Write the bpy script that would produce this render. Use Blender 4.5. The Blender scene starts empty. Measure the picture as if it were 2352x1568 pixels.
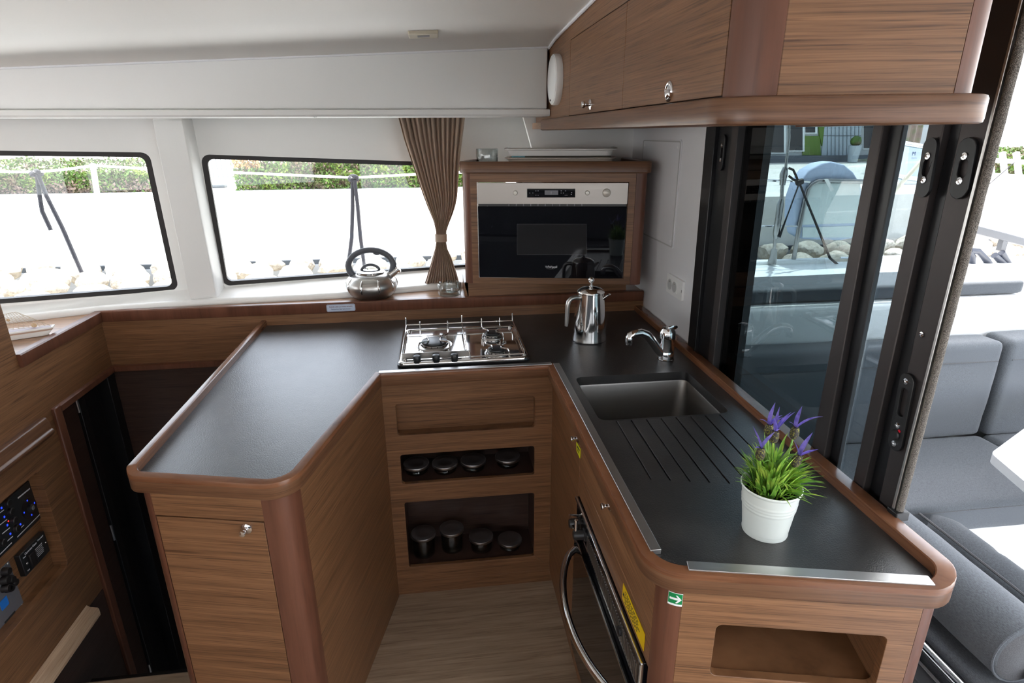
import bpy, bmesh, math, random
from mathutils import Vector, Matrix, noise
from mathutils.geometry import tessellate_polygon
V = Vector
R = math.radians
random.seed(7)
sc = bpy.context.scene
COL = sc.collection

# ------------------------------------------------------------------ camera
PITCH, YAW, ROLL, FPX = R(19.40844), R(7.01753), R(-0.33425), 1359.965
EYE = V((0, 0, 1.615))
_f = V((math.sin(YAW)*math.cos(PITCH), math.cos(YAW)*math.cos(PITCH), -math.sin(PITCH)))
_r0 = V((math.cos(YAW), -math.sin(YAW), 0)); _u0 = _r0.cross(_f)
_r = _r0*math.cos(ROLL) + _u0*math.sin(ROLL); _u = -_r0*math.sin(ROLL) + _u0*math.cos(ROLL)
cd = bpy.data.cameras.new('camera'); cam = bpy.data.objects.new('camera', cd); COL.objects.link(cam)
cam.matrix_world = Matrix(((_r.x, _u.x, -_f.x, 0), (_r.y, _u.y, -_f.y, 0), (_r.z, _u.z, -_f.z, EYE.z), (0, 0, 0, 1)))
cd.sensor_fit = 'HORIZONTAL'; cd.sensor_width = 36.0; cd.lens = FPX/2352*36.0
cd.clip_start = 0.02; cd.clip_end = 400
sc.camera = cam

# ------------------------------------------------------------------ light
w = bpy.data.worlds.new('world'); sc.world = w; w.use_nodes = True
nt = w.node_tree; nt.nodes.clear()
wo = nt.nodes.new('ShaderNodeOutputWorld'); bg = nt.nodes.new('ShaderNodeBackground')
sky = nt.nodes.new('ShaderNodeTexSky'); sky.sky_type = 'NISHITA'; sky.sun_disc = False
sky.sun_elevation = R(66); sky.sun_rotation = R(30); sky.dust_density = 2.5; sky.air_density = 1.0
mixw = nt.nodes.new('ShaderNodeMixRGB'); mixw.blend_type = 'MIX'; mixw.inputs[0].default_value = 0.62
mixw.inputs[2].default_value = (5.2, 5.15, 5.25, 1)
nt.links.new(sky.outputs[0], mixw.inputs[1]); nt.links.new(mixw.outputs[0], bg.inputs[0])
bg.inputs[1].default_value = 0.30
nt.links.new(bg.outputs[0], wo.inputs[0])
sd = bpy.data.lights.new('sun', 'SUN'); sd.energy = 5.0; sd.angle = R(0.6); sd.color = (1.0, 0.95, 0.87)
sun = bpy.data.objects.new('sun', sd); COL.objects.link(sun)
_sd = V((-0.20, -0.33, -0.92)).normalized()      # high sun from over the quay
sun.rotation_euler = _sd.to_track_quat('-Z', 'Y').to_euler(); sun.location = (2, 4, 9)
sc.view_settings.view_transform = 'Standard'; sc.view_settings.look = 'None'
sc.view_settings.exposure = 2.12; sc.view_settings.gamma = 1.0; sc.view_settings.use_curve_mapping = False
sc.cycles.max_bounces = 10; sc.cycles.diffuse_bounces = 6; sc.cycles.glossy_bounces = 5
sc.cycles.transparent_max_bounces = 16; sc.cycles.transmission_bounces = 6
sc.cycles.caustics_reflective = False; sc.cycles.caustics_refractive = False
sc.cycles.sample_clamp_indirect = 6.0

# ------------------------------------------------------------------ measuring: where a sight line meets a plane of the room
def ray(px, py): return _f + _r*((px-1176)/FPX) - _u*((py-784)/FPX)
def onz(px, py, z): d = ray(px, py); return EYE + d*((z-EYE.z)/d.z)
def ony(px, py, y): d = ray(px, py); return EYE + d*(y/d.y)
def onx(px, py, x): d = ray(px, py); return EYE + d*(x/d.x)
def onw(px, py, a, b):
    n = V((b[1]-a[1], -(b[0]-a[0]), 0)); d = ray(px, py)
    return EYE + d*(n.dot(V((a[0], a[1], 0))-EYE)/n.dot(d))

# ------------------------------------------------------------------ materials
def mat(name, col, rough=0.5, metal=0.0, spec=0.5, **k):
    m = bpy.data.materials.new(name); m.use_nodes = True
    b = m.node_tree.nodes['Principled BSDF']
    b.inputs['Base Color'].default_value = (*col, 1); b.inputs['Roughness'].default_value = rough
    b.inputs['Metallic'].default_value = metal; b.inputs['Specular IOR Level'].default_value = spec
    for key, v in k.items():
        key = {'coat': 'Coat Weight', 'coat_rough': 'Coat Roughness', 'trans': 'Transmission Weight', 'ior': 'IOR', 'sheen': 'Sheen Weight',
               'aniso': 'Anisotropic', 'sss': 'Subsurface Weight'}[key]
        b.inputs[key].default_value = v
    return m
def nodes(m): return m.node_tree.nodes, m.node_tree.links, m.node_tree.nodes['Principled BSDF']
def noise_tex(m, scale_xyz, scale=1.0, detail=2.0, rough=0.5, dist=0.0):
    n, l, b = nodes(m)
    tc = n.new('ShaderNodeTexCoord'); mp = n.new('ShaderNodeMapping'); mp.inputs['Scale'].default_value = scale_xyz
    t = n.new('ShaderNodeTexNoise'); t.inputs['Scale'].default_value = scale; t.inputs['Detail'].default_value = detail
    t.inputs['Roughness'].default_value = rough; t.inputs['Distortion'].default_value = dist
    l.new(tc.outputs['Object'], mp.inputs[0]); l.new(mp.outputs[0], t.inputs['Vector'])
    return t
def ramp(m, fac, stops):
    n, l, b = nodes(m); r = n.new('ShaderNodeValToRGB'); e = r.color_ramp.elements
    while len(e) < len(stops): e.new(0.5)
    for el, (p, c) in zip(e, stops): el.position = p; el.color = (*c, 1)
    l.new(fac, r.inputs[0]); return r
def mixc(m, a, b2, fac, mode='MIX'):
    n, l, b = nodes(m); x = n.new('ShaderNodeMixRGB'); x.blend_type = mode
    if isinstance(fac, float): x.inputs[0].default_value = fac
    else: l.new(fac, x.inputs[0])
    for i, q in ((1, a), (2, b2)):
        if isinstance(q, tuple): x.inputs[i].default_value = (*q, 1)
        else: l.new(q, x.inputs[i])
    return x
def bump(m, h, strength=0.2, dist=0.002):
    n, l, b = nodes(m); p = n.new('ShaderNodeBump'); p.inputs['Strength'].default_value = strength; p.inputs['Distance'].default_value = dist
    l.new(h, p.inputs['Height']); l.new(p.outputs[0], b.inputs['Normal'])
def setcol(m, out): n, l, b = nodes(m); l.new(out, b.inputs['Base Color'])

def wood(name, base, dark, light, scale, rough=0.38, contrast=1.0):
    m = mat(name, base, rough, spec=0.4)
    a = noise_tex(m, scale, 1.0, 4, 0.62, 0.35)
    r1 = ramp(m, a.outputs['Fac'], [(0.30, dark), (0.47, base), (0.70, light)])
    s2 = tuple(q*0.22 for q in scale)
    c = noise_tex(m, s2, 1.0, 2, 0.5, 0.2)
    r2 = ramp(m, c.outputs['Fac'], [(0.3, (0.78, 0.76, 0.74)), (0.7, (1.12, 1.12, 1.12))])
    x = mixc(m, r1.outputs[0], r2.outputs[0], 1.0, 'MULTIPLY'); setcol(m, x.outputs[0])
    bump(m, a.outputs['Fac'], 0.06, 0.001)
    return m
VB, VD, VL = (0.190, 0.090, 0.041), (0.080, 0.034, 0.015), (0.255, 0.126, 0.060)
M = {}
M['veneer'] = wood('walnut veneer', VB, VD, VL, (6, 6, 380))
M['veneer_top'] = wood('walnut veneer lengthwise', (0.33, 0.19, 0.11), (0.2, 0.11, 0.06), (0.40, 0.24, 0.145), (6, 220, 220), 0.3)
M['mahogany'] = wood('solid mahogany', (0.132, 0.051, 0.029), (0.106, 0.040, 0.023), (0.150, 0.059, 0.034), (90, 90, 5), 0.36)
M['trimwood'] = wood('varnished edge wood', (0.185, 0.076, 0.036), (0.130, 0.052, 0.025), (0.22, 0.096, 0.048), (8, 8, 160), 0.26)
M['railwood'] = wood('reddish walnut band', (0.135, 0.062, 0.031), (0.072, 0.031, 0.015), (0.175, 0.086, 0.044), (6, 6, 280), 0.32)
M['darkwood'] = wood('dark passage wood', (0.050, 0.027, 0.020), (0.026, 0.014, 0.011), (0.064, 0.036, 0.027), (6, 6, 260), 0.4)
M['lightwood'] = wood('pale bare wood', (0.55, 0.38, 0.25), (0.42, 0.27, 0.17), (0.66, 0.48, 0.33), (150, 5, 150), 0.5)
M['floor'] = wood('pale oak laminate', (0.36, 0.265, 0.18), (0.25, 0.175, 0.115), (0.43, 0.325, 0.23), (7, 150, 150), 0.45)
def gel(name, col, rough):
    m = mat(name, col, rough); t = noise_tex(m, (1, 1, 1), 260, 2); bump(m, t.outputs['Fac'], 0.04, 0.001); return m
M['gelcoat'] = gel('white gelcoat', (0.76, 0.75, 0.73), 0.36)
M['wallwhite'] = gel('white wall laminate', (0.76, 0.76, 0.78), 0.42)
M['ceil'] = gel('off white vinyl headliner', (0.75, 0.725, 0.695), 0.62)
M['deck'] = gel('white deck gelcoat', (0.82, 0.83, 0.83), 0.35)
m = M['counter'] = mat('dark slate laminate', (0.030, 0.029, 0.031), 0.32, spec=0.75)
t = noise_tex(m, (1, 1, 1), 330, 3, 0.6); t2 = noise_tex(m, (1, 1, 1), 9, 4, 0.6)
bump(m, t.outputs['Fac'], 0.45, 0.0016)
r_ = ramp(m, t2.outputs['Fac'], [(0.3, (0.014, 0.013, 0.0135)), (0.72, (0.036, 0.033, 0.031))])
t3 = noise_tex(m, (1, 1, 1), 800, 2, 0.7)
r3 = ramp(m, t3.outputs['Fac'], [(0.66, (0, 0, 0)), (0.78, (0.05, 0.05, 0.052))])
setcol(m, mixc(m, r_.outputs[0], r3.outputs[0], 1.0, 'ADD').outputs[0])
def brushed(name, col, rough, sc_):
    m = mat(name, col, rough, 1.0); t = noise_tex(m, sc_, 1.0, 3)
    n, l, b = nodes(m); mr = n.new('ShaderNodeMapRange'); mr.inputs['To Min'].default_value = rough*0.75; mr.inputs['To Max'].default_value = rough*1.35
    l.new(t.outputs['Fac'], mr.inputs['Value']); l.new(mr.outputs[0], b.inputs['Roughness']); bump(m, t.outputs['Fac'], 0.03, 0.0005); return m
M['steel'] = brushed('brushed stainless steel', (0.46, 0.44, 0.42), 0.30, (4, 4, 900))
M['stripsteel'] = brushed('warm brushed steel fascia', (0.30, 0.275, 0.255), 0.34, (4, 4, 900))
M['sinksteel'] = brushed('satin sink steel', (0.25, 0.235, 0.22), 0.36, (500, 8, 20))
M['alu'] = brushed('brushed aluminium strip', (0.62, 0.61, 0.60), 0.33, (30, 600, 30))
M['mirrorsteel'] = mat('polished steel', (0.74, 0.73, 0.72), 0.075, 1.0)
M['chrome'] = mat('chrome', (0.80, 0.80, 0.81), 0.05, 1.0)
M['rigsteel'] = mat('darkened rigging steel', (0.30, 0.30, 0.30), 0.25, 1.0)  # steel toned darker so that sky reflections do not blow it out
M['lidsteel'] = mat('dark spun steel', (0.36, 0.34, 0.33), 0.34, 1.0, aniso=0.6)
M['blackgloss'] = mat('black glass', (0.004, 0.004, 0.006), 0.03, spec=0.55)
M['black'] = mat('black plastic', (0.012, 0.012, 0.013), 0.38)
M['rubber'] = mat('black rubber gasket', (0.009, 0.006, 0.006), 0.5)
M['grip'] = mat('grey blue soft grip', (0.085, 0.09, 0.105), 0.5)
M['frame'] = mat('dark bronze door aluminium', (0.060, 0.052, 0.052), 0.42, 0.55)
M['framein'] = mat('black door aluminium', (0.012, 0.012, 0.014), 0.35, 0.3)
m = M['fuzz'] = mat('grey brush seal', (0.22, 0.19, 0.165), 0.95); t = noise_tex(m, (1, 1, 1), 900, 2); bump(m, t.outputs['Fac'], 1.0, 0.004)
setcol(m, ramp(m, t.outputs['Fac'], [(0.35, (0.05, 0.043, 0.036)), (0.65, (0.33, 0.29, 0.25))]).outputs[0])
M['whiteplastic'] = mat('white plastic', (0.86, 0.86, 0.85), 0.3); M['bead'] = mat('grey sealing bead', (0.50, 0.50, 0.50), 0.5)
M['cream'] = mat('cream plastic', (0.55, 0.49, 0.38), 0.45)
M['greyhole'] = mat('grey lens', (0.16, 0.15, 0.15), 0.4)
M['knobcream'] = mat('warm grey knob', (0.62, 0.58, 0.52), 0.35, 0.3)
M['traywhite'] = mat('white tray plastic', (0.70, 0.68, 0.66), 0.35)
M['traybeige'] = mat('beige tray plastic', (0.50, 0.42, 0.35), 0.45)
M['teal'] = mat('teal card', (0.10, 0.25, 0.28), 0.6)
M['olive'] = mat('dark olive card', (0.035, 0.027, 0.014), 0.7)
def fabric(name, col, sx, contrast=0.25, b_=0.35):
    m = mat(name, col, 0.95, spec=0.15, sheen=0.15); t = noise_tex(m, sx, 1.0, 3, 0.7)
    r = ramp(m, t.outputs['Fac'], [(0.3, tuple(c*(1-contrast) for c in col)), (0.7, tuple(c*(1+contrast) for c in col))])
    setcol(m, r.outputs[0]); bump(m, t.outputs['Fac'], b_, 0.0015); return m
M['cushion'] = fabric('grey woven cushion fabric', (0.120, 0.130, 0.143), (700, 160, 700), 0.4)
M['welt'] = fabric('dark grey cushion edge', (0.11, 0.11, 0.115), (500, 500, 500), 0.3)
M['curtain'] = fabric('tan pleated curtain cloth', (0.50, 0.385, 0.30), (900, 900, 300), 0.08, 0.1)
n_, l_n, b_n = nodes(M['curtain']); tl_ = n_.new('ShaderNodeBsdfTranslucent'); tl_.inputs[0].default_value = (0.50, 0.37, 0.27, 1); ms_ = n_.new('ShaderNodeMixShader'); ms_.inputs[0].default_value = 0.30
l_n.new(b_n.outputs[0], ms_.inputs[1]); l_n.new(tl_.outputs[0], ms_.inputs[2]); l_n.new(ms_.outputs[0], n_['Material Output'].inputs[0])
M['rope'] = fabric('grey rope', (0.022, 0.022, 0.028), (900, 900, 900), 0.4, 0.6)
M['line'] = mat('white coated wire', (0.85, 0.84, 0.80), 0.5)
M['netting'] = mat('natural string', (0.55, 0.45, 0.33), 0.9)
M['shell'] = mat('sea shell', (0.60, 0.42, 0.24), 0.5)
M['hullwhite'] = mat('white painted toy hull', (0.80, 0.79, 0.76), 0.5)
M['tanpaint'] = mat('tan painted stripe', (0.47, 0.33, 0.25), 0.6)
M['toydeck'] = mat('grey lilac toy deck', (0.42, 0.38, 0.42), 0.6)
M['mast'] = mat('pale toy mast wood', (0.55, 0.36, 0.17), 0.6)
M['potwhite'] = mat('white enamelled metal', (0.70, 0.74, 0.70), 0.32)
M['soil'] = mat('dark soil', (0.02, 0.014, 0.01), 0.95)
m = M['leaf'] = mat('fresh green leaf', (0.16, 0.33, 0.045), 0.45, sss=0.0); t = noise_tex(m, (1, 1, 1), 45, 2)
setcol(m, ramp(m, t.outputs['Fac'], [(0.3, (0.085, 0.24, 0.035)), (0.50, (0.24, 0.46, 0.06)), (0.70, (0.52, 0.66, 0.11))]).outputs[0])
m = M['petal'] = mat('violet petal', (0.17, 0.12, 0.55), 0.5); t = noise_tex(m, (1, 1, 1), 120, 2)
setcol(m, ramp(m, t.outputs['Fac'], [(0.3, (0.13, 0.10, 0.48)), (0.7, (0.30, 0.23, 0.72))]).outputs[0])
m = M['bud'] = mat('dark scaly flower base', (0.07, 0.06, 0.03), 0.7); t = noise_tex(m, (1, 1, 1), 400, 2)
setcol(m, ramp(m, t.outputs['Fac'], [(0.50, (0.025, 0.02, 0.02)), (0.70, (0.30, 0.28, 0.04))]).outputs[0])
M['yellow'] = mat('yellow label', (0.72, 0.47, 0.0), 0.45)
M['lemon'] = mat('lemon yellow tag', (0.72, 0.70, 0.01), 0.45)
M['green'] = mat('green safety sign', (0.0, 0.22, 0.06), 0.35)
M['signwhite'] = mat('white sign', (0.80, 0.82, 0.82), 0.4)
M['plaque'] = mat('pale blue plaque', (0.52, 0.58, 0.70), 0.4)
M['inkred'] = mat('dark red ink', (0.14, 0.02, 0.03), 0.6)
M['inkblue'] = mat('dark blue ink', (0.03, 0.05, 0.14), 0.6)
M['inkblack'] = mat('black ink', (0.02, 0.02, 0.02), 0.6)
M['inkwhite'] = mat('pale print', (0.62, 0.62, 0.66), 0.5)
def glow(name, col, s):
    m = mat(name, col, 0.4); n, l, b = nodes(m); b.inputs['Emission Color'].default_value = (*col, 1); b.inputs['Emission Strength'].default_value = s; return m
M['ledblue'] = glow('blue indicator', (0.02, 0.06, 1.0), 0.30); M['ledred'] = glow('red indicator', (1.0, 0.02, 0.02), 0.3)
M['lcd'] = glow('blue display', (0.01, 0.12, 0.42), 0.03)
M['panelgrey'] = mat('grey electrical plate', (0.16, 0.16, 0.18), 0.45, 0.3)
M['reddot'] = mat('red paint dot', (0.55, 0.0, 0.02), 0.4)
def glass(name, tint, refl=1.0, rough=0.0):
    m = bpy.data.materials.new(name); m.use_nodes = True; n = m.node_tree.nodes; l = m.node_tree.links; n.clear()
    o = n.new('ShaderNodeOutputMaterial'); mx = n.new('ShaderNodeMixShader'); tr = n.new('ShaderNodeBsdfTransparent'); gl = n.new('ShaderNodeBsdfGlossy')
    fr = n.new('ShaderNodeLayerWeight'); pw = n.new('ShaderNodeMath'); pw.operation = 'POWER'; pw.inputs[1].default_value = 5.0; ad = n.new('ShaderNodeMath'); ad.operation = 'MULTIPLY_ADD'; ad.inputs[1].default_value = 0.96; ad.inputs[2].default_value = 0.04
    l.new(fr.outputs['Facing'], pw.inputs[0]); l.new(pw.outputs[0], ad.inputs[0]); tr.inputs[0].default_value = (*tint, 1); gl.inputs['Roughness'].default_value = rough
    mu = n.new('ShaderNodeMath'); mu.operation = 'MULTIPLY'; mu.inputs[1].default_value = refl
    l.new(ad.outputs[0], mu.inputs[0]); l.new(mu.outputs[0], mx.inputs[0]); l.new(tr.outputs[0], mx.inputs[1]); l.new(gl.outputs[0], mx.inputs[2]); l.new(mx.outputs[0], o.inputs[0]); return m
M['pane'] = glass('clear window pane', (0.96, 0.98, 0.98))
M['tint'] = glass('smoked door glass', (0.33, 0.385, 0.40), 1.0)
M['tint2'] = glass('light smoked door glass', (0.58, 0.63, 0.65), 1.0)
M['ovenglass'] = glass('dark oven glass', (0.10, 0.09, 0.09), 1.6)
M['clearglass'] = glass('clear drinking glass', (0.88, 0.91, 0.91), 2.6)
M['jarglass'] = glass('jar glass', (0.80, 0.82, 0.80), 1.2)
# outdoors
m = M['concrete'] = mat('pale quay concrete', (0.62, 0.60, 0.56), 0.9); t = noise_tex(m, (1, 1, 1), 1.2, 5, 0.65)
setcol(m, ramp(m, t.outputs['Fac'], [(0.3, (0.55, 0.53, 0.49)), (0.7, (0.70, 0.68, 0.64))]).outputs[0])
m = M['rock'] = mat('pale limestone', (0.45, 0.40, 0.33), 0.9); t = noise_tex(m, (1, 1, 1), 3.5, 6, 0.7)
setcol(m, ramp(m, t.outputs['Fac'], [(0.30, (0.22, 0.19, 0.15)), (0.5, (0.46, 0.42, 0.36)), (0.7, (0.62, 0.58, 0.50))]).outputs[0]); bump(m, t.outputs['Fac'], 0.8, 0.05)
def foliage(name, a, b_, c):
    m = mat(name, b_, 0.6); t = noise_tex(m, (1, 1, 1), 1.6, 4, 0.7)
    setcol(m, ramp(m, t.outputs['Fac'], [(0.34, a), (0.5, b_), (0.66, c)]).outputs[0]); return m
M['hedge'] = foliage('hedge leaves', (0.10, 0.07, 0.035), (0.055, 0.125, 0.016), (0.17, 0.23, 0.03))
M['twig'] = foliage('hedge twigs', (0.10, 0.062, 0.05), (0.19, 0.13, 0.10), (0.07, 0.10, 0.026))
M['blossom'] = foliage('orange tipped leaves', (0.24, 0.14, 0.05), (0.34, 0.21, 0.085), (0.17, 0.17, 0.03))
M['water'] = mat('harbour water', (0.04, 0.07, 0.08), 0.08)
M['bldwhite'] = mat('white plank facade', (0.50, 0.51, 0.52), 0.7)
M['bldgreen'] = mat('green facade paint', (0.12, 0.20, 0.035), 0.7)
M['bldgrey'] = mat('grey plinth', (0.11, 0.12, 0.14), 0.7)
M['blddark'] = mat('dark facade wood', (0.045, 0.035, 0.032), 0.5)
M['bldpane'] = mat('dark shop window', (0.03, 0.03, 0.035), 0.1)
M['asphalt'] = mat('dark kerb', (0.07, 0.08, 0.09), 0.9); M['footing'] = mat('pale wall footing', (0.42, 0.44, 0.46), 0.9)
M['buoy'] = mat('pale blue buoy cover', (0.50, 0.58, 0.75), 0.6)
M['buoy2'] = mat('pale buoy panel', (0.66, 0.73, 0.72), 0.6)
M['navy'] = fabric('navy deck cushion', (0.075, 0.083, 0.095), (500, 500, 500), 0.2)
M['davit'] = mat('blue black tube', (0.014, 0.018, 0.030), 0.35)
M['davitgrey'] = mat('grey beam', (0.050, 0.053, 0.060), 0.5)
M['blackweb'] = mat('black webbing', (0.01, 0.01, 0.012), 0.7)
M['pedestal'] = mat('white power pedestal', (0.42, 0.47, 0.52), 0.5)
# ------------------------------------------------------------------ building helpers
OFF = {}
class MB:
    def __init__(s): s.v = []; s.f = []
    def add(s, vs, fs):
        o = len(s.v); s.v += [V(q) for q in vs]; s.f += [tuple(i+o for i in f) for f in fs]; return s
    def box(s, x0, x1, y0, y1, z0, z1):
        return s.add([(x0,y0,z0),(x1,y0,z0),(x1,y1,z0),(x0,y1,z0),(x0,y0,z1),(x1,y0,z1),(x1,y1,z1),(x0,y1,z1)],
                     [(0,3,2,1),(4,5,6,7),(0,1,5,4),(1,2,6,5),(2,3,7,6),(3,0,4,7)])
    def obox(s, c, size, ax, ay, az=V((0,0,1))):
        c = V(c); ax = V(ax).normalized()*size[0]/2; ay = V(ay).normalized()*size[1]/2; az = V(az).normalized()*size[2]/2
        P = [c+ax*i+ay*j+az*k for k in (-1,1) for i, j in ((-1,-1),(1,-1),(1,1),(-1,1))]
        return s.add(P, [(0,3,2,1),(4,5,6,7),(0,1,5,4),(1,2,6,5),(2,3,7,6),(3,0,4,7)])
    def ext(s, poly, vec, holes=()):
        vec = V(vec); loops = [[V(p) for p in poly]] + [[V(p) for p in h] for h in holes]
        tris = tessellate_polygon(loops); flat = [p for lp in loops for p in lp]; n = len(flat)
        fs = [tuple(t) for t in tris] + [tuple(i+n for i in t) for t in tris]
        k = 0
        for lp in loops:
            m = len(lp)
            for i in range(m): a, b = k+i, k+(i+1) % m; fs.append((a, b, b+n, a+n))
            k += m
        return s.add(flat + [p+vec for p in flat], fs)
    def prism(s, poly, z0, z1, holes=()):
        return s.ext([(p[0], p[1], z0) for p in poly], (0, 0, z1-z0), [[(p[0], p[1], z0) for p in h] for h in holes])
    def strip(s, secs, closed=True, caps=True, loop=False):
        n = len(secs[0]); vs = [p for q in secs for p in q]; fs = []
        m = len(secs)
        for i in range(m if loop else m-1):
            for j in range(n if closed else n-1):
                a, b = i*n+j, i*n+(j+1) % n; c, d = ((i+1) % m)*n+(j+1) % n, ((i+1) % m)*n+j
                fs.append((a, b, c, d))
        if closed and caps and not loop: fs += [tuple(range(n))[::-1], tuple(range((m-1)*n, m*n))]
        return s.add(vs, fs)
    def tube(s, pts, r, n=10, loop=False, flat=None):
        pts = [V(p) for p in pts]; m = len(pts); rr = r if isinstance(r, (list, tuple)) else [r]*m
        up = None; secs = []
        for i, p in enumerate(pts):
            a = pts[(i-1) % m] if (i or loop) else p; b = pts[(i+1) % m] if (i < m-1 or loop) else p
            t = (b-a).normalized()
            if up is None: up = t.orthogonal().normalized()
            up = (up - t*up.dot(t)).normalized(); sd_ = t.cross(up)
            if flat: sd2, up2, f2 = sd_, up, flat
            else: sd2, up2, f2 = sd_, up, 1
            secs.append([p + (up2*math.cos(q)*f2 + sd2*math.sin(q))*rr[i] for q in [2*math.pi*k/n for k in range(n)]])
        return s.strip(secs, loop=loop)
    def lathe(s, prof, c=(0,0,0), ax=(0,0,1), n=32, caps=True):
        ax = V(ax).normalized(); e1 = ax.orthogonal().normalized(); e2 = ax.cross(e1); c = V(c)
        return s.strip([[c+ax*h+(e1*math.cos(q)+e2*math.sin(q))*max(r, 1e-5) for q in [2*math.pi*k/n for k in range(n)]] for r, h in prof], caps=caps)
    def ball(s, c, r, n=14):
        r = r if isinstance(r, (tuple, list)) else (r, r, r); c = V(c); secs = []
        for i in range(n+1):
            a = -math.pi/2+math.pi*i/n; q = max(math.cos(a), 1e-4)
            secs.append([c+V((r[0]*q*math.cos(b), r[1]*q*math.sin(b), r[2]*math.sin(a))) for b in [2*math.pi*k/(n+4) for k in range(n+4)]])
        return s.strip(secs)
    def build(s, name, material, parent=None, bev=0.0, seg=2, sharp=38, smooth=True, sub=0):
        me = bpy.data.meshes.new(name)
        if parent is not None: off = OFF[parent.name]
        else:
            xs = [p.x for p in s.v]; ys = [p.y for p in s.v]; off = V(((min(xs)+max(xs))/2, (min(ys)+max(ys))/2, min(p.z for p in s.v)))
        bm = bmesh.new(); vv = [bm.verts.new(p-off) for p in s.v]
        for f in s.f:
            try: bm.faces.new([vv[i] for i in f])
            except ValueError: pass
        bmesh.ops.remove_doubles(bm, verts=bm.verts, dist=1e-6)
        bmesh.ops.recalc_face_normals(bm, faces=bm.faces)
        bm.to_mesh(me); bm.free()
        me.materials.append(material)
        if smooth:
            me.polygons.foreach_set('use_smooth', [True]*len(me.polygons)); me.set_sharp_from_angle(angle=R(sharp))
        o = bpy.data.objects.new(name, me); COL.objects.link(o)
        if parent is not None: o.parent = parent
        else: o.location = off
        OFF[o.name] = off
        if bev:
            b = o.modifiers.new('bevel', 'BEVEL'); b.width = bev; b.segments = seg; b.limit_method = 'ANGLE'; b.angle_limit = R(40); b.harden_normals = False
        if sub: q = o.modifiers.new('sub', 'SUBSURF'); q.levels = sub; q.render_levels = sub
        return o
def tag(o, label, cat, group=None):
    o['label'] = label; o['category'] = cat
    if group: o['group'] = group
    return o
def thing(name, label, cat, loc, group=None):
    o = bpy.data.objects.new(name, None); COL.objects.link(o); o.location = loc; o.empty_display_size = 0.05
    OFF[o.name] = V(loc); return tag(o, label, cat, group)
def struct(o): o['kind'] = 'structure'; return o
def root(name, loc):
    o = bpy.data.objects.new(name, None); COL.objects.link(o); o.location = loc; o['kind'] = 'structure'; OFF[o.name] = V(loc); return o
def text(s, size, org, u, v, material, parent, name='lettering', align='CENTER', depth=0.0004, spacing=1.0, shear=0.0):
    c = bpy.data.curves.new('t', 'FONT'); c.body = s; c.size = size; c.align_x = align; c.align_y = 'CENTER'; c.extrude = depth; c.space_character = spacing; c.shear = shear
    o = bpy.data.objects.new('t', c); COL.objects.link(o)
    me = bpy.data.meshes.new_from_object(o.evaluated_get(bpy.context.evaluated_depsgraph_get()))
    bpy.data.objects.remove(o)
    u = V(u).normalized(); v = V(v).normalized(); n = u.cross(v); off = OFF[parent.name]
    me.transform(Matrix(((u.x, v.x, n.x, 0), (u.y, v.y, n.y, 0), (u.z, v.z, n.z, 0), (0, 0, 0, 1))))
    me.transform(Matrix.Translation(V(org)-off)); me.materials.clear(); me.materials.append(material); me.name = name
    q = bpy.data.objects.new(name, me); COL.objects.link(q); q.parent = parent; OFF[q.name] = off; return q
def rpoly(pts, rad, n=6):
    """polygon / open path corners rounded; rad one radius per point (0 keeps it sharp)"""
    pts = [V(p) for p in pts]; out = []; m = len(pts)
    for i, p in enumerate(pts):
        r = rad[i] if isinstance(rad, (list, tuple)) else rad
        if r <= 0: out.append(p); continue
        a = (pts[i-1]-p).normalized(); b = (pts[(i+1) % m]-p).normalized()
        ang = a.angle(b); d = r/math.tan(ang/2); c = p+(a+b).normalized()*(r/math.sin(ang/2))
        s0 = p+a*d-c; s1 = p+b*d-c; tot = s0.angle(s1)
        for k in range(n+1):
            q = k/n; out.append(c+(s0*math.sin((1-q)*tot)+s1*math.sin(q*tot))/math.sin(tot))
    return out
def rrect(o, u, v, w_, h, r, n=5):
    """rounded rectangle centred on o"""
    o = V(o); u = V(u).normalized(); v = V(v).normalized()
    return rpoly([o-u*w_/2-v*h/2, o+u*w_/2-v*h/2, o+u*w_/2+v*h/2, o-u*w_/2+v*h/2], r, n)
def rquad(q, r, n=5): return rpoly(q, r, n)
def normals2d(path):
    """outward (right hand) mitred normals of an open plan path"""
    out = []; m = len(path)
    for i in range(m):
        ns = []
        for a, b in ((i-1, i), (i, i+1)):
            if a < 0 or b >= m: continue
            d = (path[b]-path[a]); d.z = 0
            if d.length < 1e-9: continue
            d.normalize(); ns.append(V((d.y, -d.x, 0)))
        n = sum(ns, V((0, 0, 0))); n.normalize(); n = n/max(0.3, n.dot(ns[0])); out.append(n)
    return out
def sweep(mb, path, prof):
    """prof(i) gives [(out, z)...] for plan path point i"""
    path = [V((p[0], p[1], 0)) for p in path]; ns = normals2d(path)
    mb.strip([[path[i]+ns[i]*o+V((0, 0, z)) for o, z in prof(i)] for i in range(len(path))]); return mb
def knob(parent, p, n, s=1.0, up=V((0,0,1))):
    """push-button cabinet knob: rose plate and turned button on a neck"""
    n = V(n).normalized(); b = MB()
    b.lathe([(0.0135*s, 0), (0.0135*s, 0.0025*s), (0.0095*s, 0.005*s), (0.0045*s, 0.006*s), (0.0042*s, 0.013*s), (0.0075*s, 0.016*s), (0.0088*s, 0.020*s), (0.0075*s, 0.0235*s), (0.0001, 0.025*s)], p, n, 20)
    return b.build('knob', M['chrome'], parent)
X_, Y_, Z_ = V((1,0,0)), V((0,1,0)), V((0,0,1))
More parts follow.
